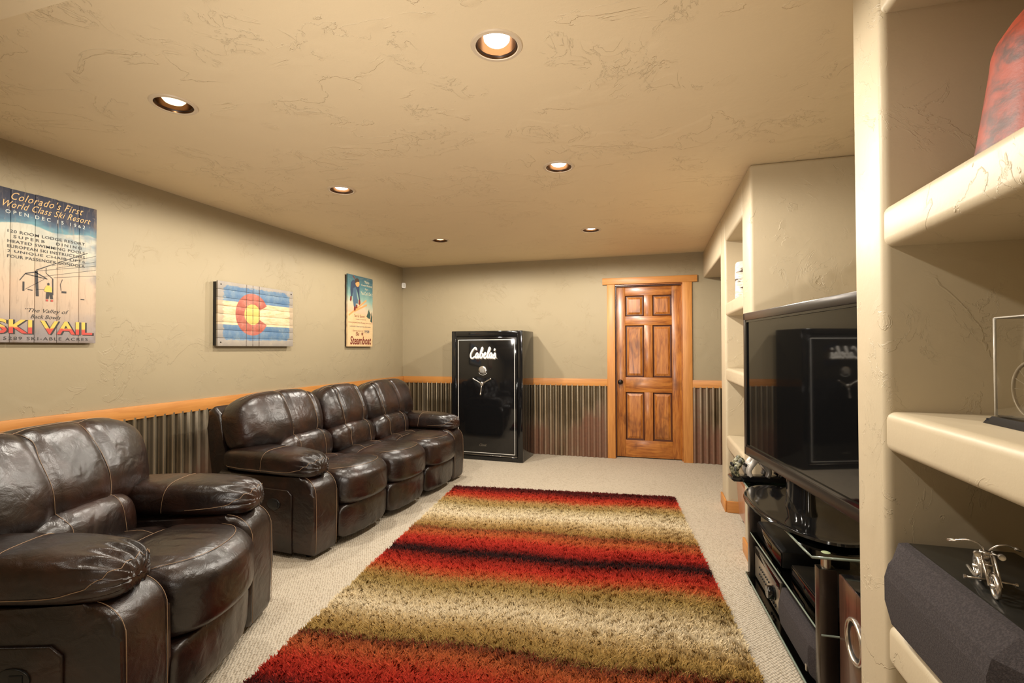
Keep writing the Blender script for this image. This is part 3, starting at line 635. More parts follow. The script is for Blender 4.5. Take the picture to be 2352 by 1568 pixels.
for a in (PI * 0.845, PI * 0.155, PI * 1.46):
    c0 = Vector((-0.035, yf - 0.048, 0.912)); dv = Vector((math.cos(a), 0, math.sin(a)))
    tube('handle_spoke', [c0 + dv * q for q in (0.018, 0.05, 0.095, 0.118, 0.122, 0.134)], [0.0065, 0.0058, 0.0068, 0.008, 0.011, 0.009], m_silver, dr, 10)
# ================================================================== wooden signs on the left wall
def sign(name, label, ymid, z0, off):
    return thing(name, label, 'sign', (LW + off, ymid, z0), PI / 2)
# --- tall ski sign of upright boards
SX0, SX1, SZ = 1.628, 2.150, 0.815
sk = sign('ski_sign', 'tall board sign with blue sky, chairlift and yellow-red ski lettering', (SX0 + SX1) / 2, 1.366, 0.032)
def paint_weather(M, ob, c, amt=0.35, axis='z', wood=(0.40, 0.29, 0.18)):
    sc = (10, 10, 1.2) if axis == 'z' else (1.2, 10, 10)
    g = M.noise(M.coord('Object', ob, scale=sc), 7, 4, 0.65, 0.6); sp_ = M.noise(M.coord('Object', ob), 42, 3, 0.7)
    c = M.mix(g.ss(0.52, 0.70) * amt, c.k, wood); c = M.mix(sp_.ss(0.62, 0.74) * amt * 0.9, c.k, tuple(min(1, q * 1.5) for q in wood)); return c, g
M = Mat('ski sign paint', (0.5, 0.4, 0.3), 0.6); x, y_, z = M.sep(M.coord('Object', sk)); nz = M.noise(M.coord('Object', sk), 5, 4, 0.6); nz2 = M.noise(M.coord('Object', sk, scale=(1, 1, 2)), 9, 3)
ridge = ((x + 0.085) * 22.0).m('COSINE') * 0.012 + 0.632 + (nz - 0.5) * 0.05
dz = z - ridge
sky = M.ramp(dz + (nz2 - 0.5) * 0.10, [(0.0, (0.10, 0.23, 0.26)), (0.03, (0.045, 0.10, 0.15)), (0.075, (0.016, 0.020, 0.042)), (0.3, (0.012, 0.012, 0.022))])
snow = M.ramp(z * 1.1 + (nz - 0.5) * 0.25, [(0.05, (0.30, 0.26, 0.25)), (0.2, (0.48, 0.36, 0.26)), (0.36, (0.52, 0.37, 0.25)), (0.52, (0.44, 0.37, 0.26)), (0.66, (0.48, 0.45, 0.35))])
snow = M.mix((x * 1.0 + z * 1.1).ss(0.55, 0.78) * nz2.ss(0.35, 0.65) * 0.75, snow.k, (0.13, 0.20, 0.24))
c = M.mix(dz.ss(-0.004, 0.004), snow.k, sky.k); c, g = paint_weather(M, sk, c, 0.42, wood=(0.26, 0.19, 0.13)); edge = (x.abs() - 0.255).ss(-0.02, 0.008).max((z - 0.0).ss(0.0, 0.03).inv()); c = M.mix(edge * nz2.ss(0.3, 0.6) * 0.5, c.k, (0.16, 0.11, 0.07))
M.set('Base Color', c); M.bump(g, 0.3, 0.002); m_ski = M.m
cuts = [SX0, 1.735, 1.842, 1.947, 2.056, SX1]
xm = (SX0 + SX1) / 2
for a, b in zip(cuts, cuts[1:]): box('board', (a - xm + 0.0008, -0.001, 0.0), (b - xm - 0.0008, 0.015, SZ + random.uniform(-0.002, 0.002)), m_ski, sk, 0.0022, 2)
box('batten', (-0.23, 0.014, 0.12), (0.23, 0.031, 0.17), m_blackm, sk); box('batten', (-0.23, 0.014, 0.66), (0.23, 0.031, 0.71), m_blackm, sk)
YP = -0.0022
m_gold = Mat('ochre paint', (0.62, 0.38, 0.15), 0.6).m; m_ink = Mat('black sign paint', (0.022, 0.018, 0.016), 0.6).m; m_pale = Mat('pale sign paint', (0.55, 0.56, 0.50), 0.6).m; m_red = Mat('red sign paint', (0.42, 0.055, 0.035), 0.6).m; m_yel = Mat('yellow sign paint', (0.68, 0.42, 0.07), 0.6).m
def Lz(v): return v - 1.366
def Ly(v): return v - xm
text('lettering', "Colorado's First", (Ly(1.735), Ly(2.075), Lz(2.124), Lz(2.166)), YP, m_gold, sk, 0.5, track=1.15)
text('lettering', 'World Class Ski Resort', (Ly(1.70), Ly(2.115), Lz(2.080), Lz(2.116)), YP, m_gold, sk, 0.5, track=1.1)
text('lettering', 'OPEN DEC 15 1962', (Ly(1.712), Ly(2.085), Lz(2.046), Lz(2.066)), YP, m_pale, sk, track=1.6)
for k, s_ in enumerate(['120 ROOM LODGE RESORT', 'SUPERB', 'HEATED SWIMMING POOLS', 'EUROPEAN SKI INSTRUCTORS', '2 UNIQUE CHAIR LIFTS', 'FOUR PASSENGER GONDOLA']):
    zz = Lz(1.963 - k * 0.0265)
    if k == 1: text('lettering', 'DINING', (Ly(1.94), Ly(2.068), zz - 0.016, zz), YP, m_ink, sk, bold=0.01, track=1.5)
    #
    text('lettering', s_, (Ly(1.722 + (0.025 if k == 1 else 0)), Ly(2.085 if k != 1 else 1.885), zz - 0.016, zz), YP, m_ink, sk, bold=0.01, track=1.5 if k == 1 else 1.1)
text('lettering', '“The Valley of', (Ly(1.80), Ly(2.005), Lz(1.526), Lz(1.554)), YP, m_ink, sk, 0.35); text('lettering', 'Back Bowls', (Ly(1.825), Ly(1.965), Lz(1.499), Lz(1.520)), YP, m_ink, sk, 0.35)
M = Mat('yellow red lettering', (0.6, 0.4, 0.1), 0.6); z = M.sep(M.coord('Object', sk))[2]; nw = M.noise(M.coord('Object', sk), 40, 2)
M.set('Base Color', M.mix((z + (nw - 0.5) * 0.02).ss(Lz(1.442), Lz(1.453)), (0.50, 0.055, 0.035), (0.72, 0.44, 0.075))); m_fire = M.m
text('lettering_shadow', 'SKI VAIL', (Ly(1.675), Ly(2.138), Lz(1.410), Lz(1.489)), YP, m_ink, sk, bold=0.03); text('lettering', 'SKI VAIL', (Ly(1.668), Ly(2.128), Lz(1.414), Lz(1.490)), YP - 0.0012, m_fire, sk, bold=0.022)
text('lettering', '5289 SKI-ABLE ACRES', (Ly(1.71), Ly(2.105), Lz(1.380), Lz(1.397)), YP, m_ink, sk, track=1.3)
tx, tz = 1.848, 1.755
cab = [strip((Ly(2.10), Lz(1.905)), (Ly(1.90), Lz(1.795)), 0.004), strip((Ly(1.90), Lz(1.795)), (Ly(tx), Lz(tz + 0.010)), 0.005), strip((Ly(2.145), Lz(1.895)), (Ly(1.92), Lz(1.80)), 0.002), strip((Ly(2.145), Lz(1.835)), (Ly(tx), Lz(tz + 0.005)), 0.002), strip((Ly(2.145), Lz(1.81)), (Ly(1.88), Lz(1.735)), 0.002), strip((Ly(2.145), Lz(1.775)), (Ly(1.93), Lz(1.735)), 0.0018), strip((Ly(2.145), Lz(1.86)), (Ly(1.94), Lz(1.79)), 0.0018),
       strip((Ly(tx), Lz(tz)), (Ly(1.80), Lz(1.740)), 0.006), strip((Ly(1.80), Lz(1.740)), (Ly(1.775), Lz(1.70)), 0.004), strip((Ly(tx), Lz(tz - 0.004)), (Ly(1.895), Lz(1.725)), 0.005), strip((Ly(1.80), Lz(1.738)), (Ly(1.90), Lz(1.722)), 0.004), strip((Ly(1.885), Lz(1.72)), (Ly(1.80), Lz(1.655)), 0.002), strip((Ly(1.85), Lz(1.66)), (Ly(1.92), Lz(1.665)), 0.002)]
lift = flat('chairlift_print', cab + [strip((Ly(tx), Lz(1.762)), (Ly(tx + 0.006), Lz(1.622)), 0.013), strip((Ly(1.893), Lz(1.785)), (Ly(1.893), Lz(1.755)), 0.003), strip((Ly(1.893), Lz(1.755)), (Ly(1.925), Lz(1.727)), 0.003), strip((Ly(1.925), Lz(1.727)), (Ly(1.926), Lz(1.635)), 0.005), strip((Ly(1.972), Lz(1.73)), (Ly(1.962), Lz(1.70)), 0.003), strip((Ly(1.962), Lz(1.70)), (Ly(1.966), Lz(1.665)), 0.003), rect(Ly(1.968), Lz(1.652), Ly(1.992), Lz(1.663)), rect(Ly(1.788), Lz(1.645), Ly(1.796), Lz(1.695)), strip((Ly(1.81), Lz(1.655)), (Ly(1.832), Lz(1.652)), 0.005), rect(Ly(2.065), Lz(1.622), Ly(2.085), Lz(1.627))], YP, m_ink, sk)
flat('skier_jacket_print', [[(Ly(1.888), Lz(1.672)), (Ly(1.884), Lz(1.655)), (Ly(1.896), Lz(1.648)), (Ly(1.920), Lz(1.650)), (Ly(1.920), Lz(1.676)), (Ly(1.906), Lz(1.688)), (Ly(1.896), Lz(1.686))]], YP - 0.0006, m_yel, sk)
flat('skier_trousers_print', [[(Ly(1.895), Lz(1.650)), (Ly(1.893), Lz(1.612)), (Ly(1.906), Lz(1.612)), (Ly(1.910), Lz(1.640)), (Ly(1.914), Lz(1.612)), (Ly(1.927), Lz(1.612)), (Ly(1.923), Lz(1.650))], [(Ly(1.899), Lz(1.698)), (Ly(1.901), Lz(1.688)), (Ly(1.908), Lz(1.688)), (Ly(1.910), Lz(1.698)), (Ly(1.904), Lz(1.703))]], YP - 0.0007, m_ink, sk)
flat('skier_boots_print', [rect(Ly(1.893), Lz(1.598), Ly(1.904), Lz(1.608)), rect(Ly(1.916), Lz(1.598), Ly(1.927), Lz(1.608))], YP - 0.0007, m_red, sk)
# --- flag sign of level boards
FX0, FX1, FZ0, FZ1 = 2.998, 3.824, 1.352, 1.864
fg = sign('flag_sign', 'weathered board sign painted as a blue and cream flag with red C', (FX0 + FX1) / 2, FZ0, 0.050); fm = (FX0 + FX1) / 2
M = Mat('flag sign paint', (0.3, 0.3, 0.4), 0.6); x, y_, z = M.sep(M.coord('Object', fg)); nA = M.noise(M.coord('Object', fg), 12, 4, 0.65); nB = M.noise(M.coord('Object', fg, scale=(2.2, 1, 9)), 6, 4, 0.7); nC = M.noise(M.coord('Object', fg), 60, 3, 0.7)
blue = M.mix(nA.ss(0.35, 0.7), (0.075, 0.155, 0.27), (0.16, 0.235, 0.30)); cream = M.mix(nB.ss(0.4, 0.7), (0.68, 0.53, 0.33), (0.60, 0.38, 0.18))
band = (z - (1.618 - FZ0)).abs().lt(0.094); c = M.mix(band, blue.k, cream.k)
ux, uz = x - (3.342 - fm), z - (1.618 - FZ0); rad = (ux * ux + uz * uz).m('SQRT')
wedge = (uz.abs() - ux * 0.52).lt(0.0) * ux.gt(0.02); ring = rad.lt(0.176) * rad.gt(0.086) * wedge.inv()
c = M.mix(ring, c.k, M.mix(nA.ss(0.4, 0.65), (0.36, 0.085, 0.055), (0.44, 0.15, 0.10)).k); c = M.mix(rad.lt(0.086) * ux.lt(0.080), c.k, (0.66, 0.45, 0.12))
wear = ((x.abs() - (FX1 - FX0) / 2).ss(-0.10, 0.0) * 0.9 + (uz.abs() - 0.25).ss(-0.07, 0.0) * 0.8 + nB * 0.9 + nC * 0.35)
c = M.mix(wear.ss(0.98, 1.14) * 0.75, c.k, M.mix(nA, (0.30, 0.24, 0.17), (0.42, 0.33, 0.22)).k); c = M.mix(nC.ss(0.60, 0.70) * nA.ss(0.45, 0.6) * 0.7, c.k, (0.55, 0.44, 0.29))
for cx_, ww in ((3.277 - fm, 0.0035), (3.345 - fm, 0.004), (3.413 - fm, 0.005)): c = M.mix(((x - cx_).abs() + (nB - 0.5) * 0.012).lt(ww) * nA.ss(0.30, 0.45) * 0.75, c.k, (0.07, 0.045, 0.03))
M.set('Base Color', c); M.bump(nB, 0.3, 0.002); m_flag = M.m
nb = 8; hh = (FZ1 - FZ0) / nb
for k in range(nb): box('board', (FX0 - fm + random.uniform(0, 0.002), -0.001, k * hh + 0.0007), (FX1 - fm - random.uniform(0, 0.004), 0.016, (k + 1) * hh - 0.0007), m_flag, fg, 0.002, 2)
for xx in (-0.40, 0.0, 0.37): box('batten', (xx - 0.01, 0.015, 0.008), (xx + 0.03, 0.048, FZ1 - FZ0 - 0.008), m_blackm, fg)
for xx, zz in ((-0.385, 0.485), (0.385, 0.485), (-0.385, 0.03)): lathe('nail', [(0, 0.0035), (0.005, 0.003), (0.006, 0.0)], m_knob, fg, 10, Matrix.Translation((xx, -0.001, zz)) @ Matrix.Rotation(PI / 2, 4, 'X'))
# --- skier sign
TX0, TX1, TZ0, TZ1 = 4.690, 5.203, 1.355, 2.166
sb = sign('skier_sign', 'narrow wooden sign with jumping skier above cream snow and maroon lettering', (TX0 + TX1) / 2, TZ0, 0.040); tm = (TX0 + TX1) / 2
M = Mat('skier sign paint', (0.5, 0.4, 0.3), 0.6); x, y_, z = M.sep(M.coord('Object', sb)); nA = M.noise(M.coord('Object', sb), 6, 4, 0.6)
sky = M.ramp(z + (nA - 0.5) * 0.18 + x * 0.12, [(0.36, (0.60, 0.36, 0.22)), (0.46, (0.50, 0.42, 0.28)), (0.55, (0.20, 0.32, 0.26)), (0.68, (0.065, 0.16, 0.17)), (0.80, (0.035, 0.085, 0.10))])
hill = (x - 0.08).ss(0.0, 0.5) * -0.40 + 0.375 + (x * -0.05); c = M.mix((z - hill + (nA - 0.5) * 0.02).ss(-0.006, 0.006), M.mix(nA.ss(0.3, 0.7), (0.64, 0.46, 0.25), (0.60, 0.40, 0.20)).k, sky.k)
c, g = paint_weather(M, sb, c, 0.22, 'x'); M.set('Base Color', c); m_skr = M.m
out = []
r = random.Random(3); hwd = (TX1 - TX0) / 2; HT = TZ1 - TZ0
for k in range(26): out.append((-hwd + r.uniform(0, 0.005), HT * k / 25))
for k in range(26): out.append((hwd - r.uniform(0, 0.012), HT * (1 - k / 25)))
prism('panel', out, 0.0, 0.016, m_skr, sb, 'y', 0, smooth=False); box('back_frame', (-hwd + 0.006, 0.016, 0.008), (hwd - 0.03, 0.039, HT - 0.012), Mat('weathered dark wood', (0.055, 0.035, 0.022), 0.8).m, sb)
m_mar = Mat('maroon sign paint', (0.16, 0.022, 0.014), 0.6).m; m_navy = Mat('navy sign paint', (0.030, 0.045, 0.080), 0.6).m; m_tanp = Mat('tan sign paint', (0.55, 0.27, 0.09), 0.6).m; m_cr = Mat('cream sign paint', (0.62, 0.52, 0.34), 0.6).m
YS = -0.0008
text('lettering', 'Steamboat', (-0.205, 0.215, 0.022, 0.118), YS, m_mar, sb, 0.15, bold=0.025); text('lettering', 'Ski', (-0.10, -0.03, 0.124, 0.166), YS - 0.0004, m_mar, sb, 0.1, bold=0.012)
text('lettering', '1958', (0.065, 0.175, 0.158, 0.192), YS, m_navy, sb, 0.15, bold=0.015)
for s_, b_ in (("Opening season of", (-0.16, 0.05, 0.168, 0.190)), ("Colorado's finest sporting destination", (-0.215, 0.205, 0.218, 0.240)), ('Loose-Jumped Stone Ringing rule out of', (-0.245, 0.225, 0.262, 0.284)), ('A medley in A wonderful hill', (-0.10, 0.10, 0.303, 0.320)), ('Two for Bummit', (-0.13, 0.08, 0.335, 0.368))): text('lettering', s_, b_, YS, m_mar if 'Col' not in s_ else m_navy, sb, 0.15)
for s_, b_ in (('“Not a', (0.07, 0.17, 0.742, 0.775)), ('Coward Nobody', (0.01, 0.235, 0.700, 0.730)), ('Says', (0.085, 0.150, 0.660, 0.685)), ("You Can't Do It", (0.0, 0.245, 0.605, 0.645))): text('lettering', s_, b_, YS, m_cr, sb, 0.15)
flake = [strip((0.03 - 0.026 * math.cos(a), 0.146 - 0.024 * math.sin(a)), (0.03 + 0.026 * math.cos(a), 0.146 + 0.024 * math.sin(a)), 0.007) for a in (0.52, PI / 2, 2.62)]
flat('snowflake_print', flake, YS, m_mar, sb)
flat('ski_print', [strip((-0.235, 0.350), (0.115, 0.545), 0.020)], YS, m_tanp, sb); flat('ski_print', [strip((-0.13, 0.400), (0.125, 0.492), 0.020)], YS - 0.0003, m_tanp, sb)
flat('skier_trousers_print', [[(-0.150, 0.60), (-0.155, 0.52), (-0.140, 0.455), (-0.105, 0.455), (-0.100, 0.49), (-0.062, 0.492), (-0.060, 0.53), (-0.085, 0.60), (-0.100, 0.68), (-0.165, 0.66)]], YS - 0.0005, Mat('blue grey sign paint', (0.06, 0.105, 0.15), 0.6).m, sb)
flat('skier_jacket_print', [[(-0.205, 0.64), (-0.195, 0.72), (-0.155, 0.755), (-0.085, 0.745), (-0.030, 0.705), (-0.030, 0.60), (-0.015, 0.54), (-0.035, 0.535), (-0.065, 0.62), (-0.105, 0.68), (-0.15, 0.66), (-0.165, 0.57), (-0.195, 0.56)]], YS - 0.0008, m_navy, sb)
flat('skier_head_print', [[(-0.07 + 0.040 * math.cos(a), 0.722 + 0.038 * math.sin(a)) for a in [2 * PI * k / 16 for k in range(16)]]], YS - 0.0011, m_tanp, sb); flat('skier_hat_print', [[(-0.115, 0.72), (-0.12, 0.765), (-0.08, 0.785), (-0.035, 0.77), (-0.032, 0.745), (-0.07, 0.742)]], YS - 0.0014, Mat('dark brown sign paint', (0.05, 0.03, 0.02), 0.6).m, sb)
flat('mitten_print', [[(-0.045, 0.540), (-0.048, 0.49), (-0.025, 0.478), (-0.008, 0.50), (-0.015, 0.54)], [(-0.205, 0.565), (-0.215, 0.52), (-0.195, 0.505), (-0.180, 0.53), (-0.180, 0.565)], [(-0.135, 0.455), (-0.140, 0.405), (-0.105, 0.41), (-0.10, 0.455)], [(-0.10, 0.48), (-0.10, 0.435), (-0.07, 0.44), (-0.07, 0.48)], [(-0.13, 0.77), (-0.165, 0.80), (-0.15, 0.805), (-0.115, 0.775)]], YS - 0.0009, m_mar, sb)
flat('pine_tree_print', [[(0.115, 0.355), (0.160, 0.42), (0.135, 0.40), (0.160, 0.43), (0.168, 0.445), (0.176, 0.42), (0.205, 0.385), (0.195, 0.33), (0.150, 0.335)], [(0.195, 0.30), (0.225, 0.40), (0.236, 0.42), (0.240, 0.285)]], YS - 0.0004, Mat('dark green sign paint', (0.035, 0.070, 0.050), 0.6).m, sb)
# ================================================================== television corner
ST_A = 0.055; st = thing('tv_stand', 'black and smoked glass television stand with gunmetal posts', 'tv stand', (0.488, 3.045, 0.0), -PI / 2 + ST_A)
# local: x runs towards the photographer along the front, y is depth into the niche (front at y=0)
SL, SD = 1.065, 0.46
def glass_slab(name, x0, x1, y0, y1, z, th, par, bow=0.0):
    n = 16; pts = [(x0 + (x1 - x0) * k / n, y0 - bow * (1 - (2 * k / n - 1) ** 2)) for k in range(n + 1)] + [(x1, y1), (x0, y1)]
    g = prism(name, pts, z, z + th, m_glass, par, 'z', 0, smooth=False)
    tube('glass_rim', [(a, b, z + th / 2) for a, b in pts], th * 0.52, m_glassedge, g, 6, True); return g
glass_slab('glass_top', -0.01, SL, 0.0, SD, 0.573, 0.010, st, 0.01)
glass_slab('glass_shelf', 0.03, SL - 0.02, 0.035, SD - 0.02, 0.290, 0.008, st); glass_slab('glass_shelf', 0.01, SL - 0.01, 0.015, SD - 0.02, 0.050, 0.010, st)
for xx, yy in ((0.0, 0.03), (SL - 0.065, 0.03), (0.0, SD - 0.09), (SL - 0.065, SD - 0.09)):
    box('post', (xx, yy, 0.0), (xx + 0.045, yy + 0.060, 0.530), m_gun, st, 0.003, 2)
    lathe('standoff', [(0, 0.530), (0.016, 0.530), (0.016, 0.573), (0, 0.573)], m_silver, st, 20, Matrix.Translation((xx + 0.022, yy + 0.030, 0)))
    lathe('glass_pad', [(0, 0.5845), (0.012, 0.5845), (0.015, 0.583), (0, 0.583)], Mat('pale green pad', (0.40, 0.48, 0.28), 0.3).m if not bpy.data.materials.get('pale green pad') else bpy.data.materials['pale green pad'], st, 20, Matrix.Translation((xx + 0.022, yy + 0.030, 0)))
# --- components standing on the glass, placed in the stand's frame
def on_stand(name, label, cat, x, y, z): 
    p = Matrix.Translation(st.location) @ Matrix.Rotation(-PI / 2 + ST_A, 4, 'Z') @ Vector((x, y, z)); return thing(name, label, cat, p, -PI / 2 + ST_A)
cb = on_stand('cable_box', 'slim black set-top box on the middle glass shelf', 'set-top box', 0.10, 0.060, 0.2985)
box('case', (0, 0, 0.006), (0.42, 0.28, 0.082), m_blackp, cb, 0.006); box('faceplate', (0.004, -0.006, 0.010), (0.416, 0.003, 0.076), m_gloss, cb, 0.003); box('display', (0.10, -0.0085, 0.034), (0.27, -0.005, 0.058), m_screen, cb, 0.001)
for k in range(4): box('foot', (0.03 + 0.34 * (k % 2), 0.03 + 0.2 * (k // 2), 0.0), (0.06 + 0.34 * (k % 2), 0.06 + 0.2 * (k // 2), 0.007), m_blackm, cb)
dv = on_stand('disc_player', 'thin black disc player beside the set-top box', 'disc player', 0.60, 0.075, 0.2985)
box('case', (0, 0, 0.005), (0.36, 0.26, 0.060), m_blackp, dv, 0.004); box('faceplate', (0.003, -0.005, 0.008), (0.357, 0.003, 0.056), m_gloss, dv, 0.003); box('disc_tray', (0.03, -0.0075, 0.030), (0.17, -0.004, 0.046), m_blackm, dv, 0.001); lathe('button', [(0, 0.006), (0.006, 0.006), (0.007, 0), (0, 0)], m_silver, dv, 14, Matrix.Translation((0.32, -0.005, 0.032)) @ Matrix.Rotation(PI / 2, 4, 'X'))
for k in range(4): box('foot', (0.03 + 0.27 * (k % 2), 0.03 + 0.18 * (k // 2), 0.0), (0.06 + 0.27 * (k % 2), 0.06 + 0.18 * (k // 2), 0.006), m_blackm, dv)
rc = on_stand('av_receiver', 'silver-faced audio receiver with large black volume knob on the bottom glass', 'receiver', 0.070, 0.055, 0.0605)
m_face = Mat('champagne metal face', (0.42, 0.37, 0.29), 0.28, 0.7).m
box('case', (0, 0.008, 0.012), (0.435, 0.32, 0.168), m_blackp, rc, 0.004); box('faceplate', (0.0, -0.004, 0.010), (0.435, 0.010, 0.170), m_face, rc, 0.003); box('top_strip', (0.0, -0.006, 0.138), (0.435, -0.003, 0.170), m_screen, rc, 0.001)
lathe('volume_knob', [(0, 0.034), (0.027, 0.034), (0.030, 0.030), (0.031, 0.008), (0.034, 0.006), (0.034, 0.0)], m_gloss, rc, 32, Matrix.Translation((0.352, -0.004, 0.085)) @ Matrix.Rotation(PI / 2, 4, 'X'))
for k in range(7):
    for j in range(2): lathe('button', [(0, 0.005), (0.0045, 0.005), (0.005, 0), (0, 0)], m_blackm, rc, 10, Matrix.Translation((0.10 + 0.028 * k, -0.004, 0.060 + 0.036 * j)) @ Matrix.Rotation(PI / 2, 4, 'X'))
for k in range(3): lathe('button', [(0, 0.006), (0.007, 0.006), (0.008, 0), (0, 0)], m_blackm, rc, 12, Matrix.Translation((0.315 + 0.03 * k, -0.004, 0.034)) @ Matrix.Rotation(PI / 2, 4, 'X'))
for k in range(4): lathe('foot', [(0, 0), (0.018, 0), (0.020, 0.013), (0, 0.013)], m_blackm, rc, 14, Matrix.Translation((0.05 + 0.335 * (k % 2), 0.05 + 0.22 * (k // 2), 0)))
def cloth_speaker(t, L, D, H, bulge=0.032, m=m_blackm):
    box('cabinet', (0, 0.02, 0.0), (L, D, H), m, t, 0.004)
    n = 12; V = []; bm = bmesh.new(); rows = [(0.0, 0.02, 0.0), (0.0, 0.004, 0.06), (1.0, -bulge * 0.55, 0.20), (1.0, -bulge, 0.42), (1.0, -bulge, 0.62), (1.0, -bulge * 0.8, 0.80), (0.0, 0.006, 0.985), (0.0, 0.02, 1.0)]
    rows = [(0.020, 0.0), (0.002, 0.01), (-bulge * 0.70, 0.14), (-bulge, 0.40), (-bulge, 0.66), (-bulge * 0.82, 0.80), (0.000, 0.985), (0.020, 0.998)]
    G = []
    for j in range(n + 1):
        f = j / n; e = min(1.0, min(f, 1 - f) / 0.06); G.append([bm.verts.new((L * f, yy if yy > 0 else yy * (0.35 + 0.65 * e), H * zz)) for yy, zz in rows])
    for j in range(n):
        for k in range(len(rows) - 1): bm.faces.new((G[j][k], G[j + 1][k], G[j + 1][k + 1], G[j][k + 1]))
    bm.faces.new(G[0]); bm.faces.new(G[-1][::-1])
    g = link('grille', tomesh(bm, 'grille'), m_cloth, t); shade(g, 0.25); box('badge', (L * 0.86, -bulge - 0.0015, H * 0.16), (L * 0.86 + 0.012, -bulge * 0.8, H * 0.30), m_silver, g, 0.001)
cs = on_stand('center_speaker', 'black cloth-fronted center speaker beside the receiver on the bottom glass', 'speaker', 0.545, 0.050, 0.0605); cloth_speaker(cs, 0.43, 0.30, 0.170, 0.026)
# --- television
TVW, TVH, TVZ = 1.20, 0.785, 0.735
tva = -PI / 2 + 0.160
tv = thing('television', 'large black flat-screen television on an oval gloss base', 'television', (0.494, 2.985, 0.584), tva)
# local x towards the photographer along the screen, y into the niche
zb = TVZ - 0.584; bw_ = 0.036
box('rear_housing', (0.03, 0.030, zb + 0.03), (TVW - 0.03, 0.062, zb + TVH - 0.03), m_blackp, tv, 0.008); box('speaker_bulge', (-0.004, 0.028, zb + 0.02), (0.16, 0.085, zb + 0.235), m_blackp, tv, 0.02, 2)
bm = bmesh.new()
for lo, hi in (((0, 0, zb), (bw_ * 0.85, 0.034, zb + TVH)), ((TVW - bw_, 0, zb), (TVW, 0.034, zb + TVH)), ((0, 0, zb + TVH - 0.042), (TVW, 0.034, zb + TVH)), ((0, 0, zb), (TVW, 0.034, zb + 0.048))): bm_box(bm, lo, hi, 0.005, 2)
shade(link('bezel', tomesh(bm, 'bezel'), m_bezel, tv))
bm = bmesh.new()
a0, a1, b0, b1 = bw_ * 0.85, TVW - bw_, zb + 0.048, zb + TVH - 0.042
for lo, hi in (((a0 - 0.002, 0.003, b0), (a0 + 0.010, 0.02, b1)), ((a1 - 0.010, 0.003, b0), (a1, 0.02, b1)), ((a0, 0.003, b1 - 0.010), (a1, 0.02, b1)), ((a0, 0.003, b0), (a1, 0.02, b0 + 0.012))): bm_box(bm, lo, hi)
link('inner_bezel', tomesh(bm, 'inner_bezel'), m_gloss, tv); box('screen', (a0, 0.010, b0), (a1, 0.028, b1), m_screen, tv)
box('status_light', (TVW * 0.62, 0.006, zb + TVH - 0.002), (TVW * 0.62 + 0.05, 0.018, zb + TVH + 0.0008), m_silver, tv)
def ell(cx_, cy_, rx, ry, z, n=48): return [(cx_ + rx * math.cos(2 * PI * k / n), cy_ + ry * math.sin(2 * PI * k / n), z) for k in range(n)]
bm = bmesh.new(); cxx, cyy = 0.545, 0.055; lv = [(0.36, 0.175, 0.0), (0.385, 0.195, 0.004), (0.40, 0.205, 0.012), (0.395, 0.20, 0.021), (0.37, 0.183, 0.024), (0.335, 0.16, 0.018), (0.22, 0.11, 0.020), (0.10, 0.06, 0.024)]
R_ = [[bm.verts.new(p) for p in ell(cxx, cyy, a, b, z)] for a, b, z in lv]
for A, B in zip(R_, R_[1:]):
    for k in range(48): bm.faces.new((A[k], A[(k + 1) % 48], B[(k + 1) % 48], B[k]))
bm.faces.new(R_[0][::-1]); bm.faces.new(R_[-1]); shade(link('oval_base', tomesh(bm, 'oval_base'), m_gloss, tv), 0.9)
bm = bmesh.new(); R_ = [[bm.verts.new(p) for p in ell(cxx, cyy + 0.0, a, b, z, 32)] for a, b, z in ((0.115, 0.052, 0.018), (0.105, 0.045, 0.05), (0.10, 0.040, zb + 0.10))]
for A, B in zip(R_, R_[1:]):
    for k in range(32): bm.faces.new((A[k], A[(k + 1) % 32], B[(k + 1) % 32], B[k]))
bm.faces.new(R_[-1]); shade(link('neck', tomesh(bm, 'neck'), m_gloss, tv), 0.9)
# --- game controllers in their dock
dk = thing('charging_dock', 'long black charging dock holding four game controllers beside the television', 'dock', (0.420, 3.000, 0.5835), 0.10)
prism('tray', [(0.0, 0.010), (0.012, 0.0), (0.285, 0.0), (0.297, 0.010), (0.297, 0.020), (0.285, 0.026), (0.012, 0.026), (0.0, 0.020)], -0.045, 0.045, m_gloss, dk, 'y', 0.004); box('tray_lip', (0.004, -0.048, 0.006), (0.293, -0.040, 0.034), m_gloss, dk, 0.003)
camo = Mat('camouflage plastic', (0.2, 0.2, 0.15), 0.35); cv = camo.noise(camo.coord('Object'), 55, 3, 0.6); camo.set('Base Color', camo.ramp(cv, [(0.40, (0.03, 0.03, 0.02)), (0.48, (0.16, 0.16, 0.09)), (0.56, (0.42, 0.40, 0.28)), (0.64, (0.10, 0.11, 0.06))], 'CONSTANT')); camo = camo.m
m_pads = [camo, Mat('silver plastic', (0.66, 0.62, 0.57), 0.3, 0.2).m, Mat('grey silver plastic', (0.30, 0.28, 0.26), 0.3, 0.4).m, m_gloss]
pl_ = ['camouflage game controller standing in the dock', 'silver game controller standing in the dock', 'silver and black game controller standing in the dock', 'black game controller standing in the dock']
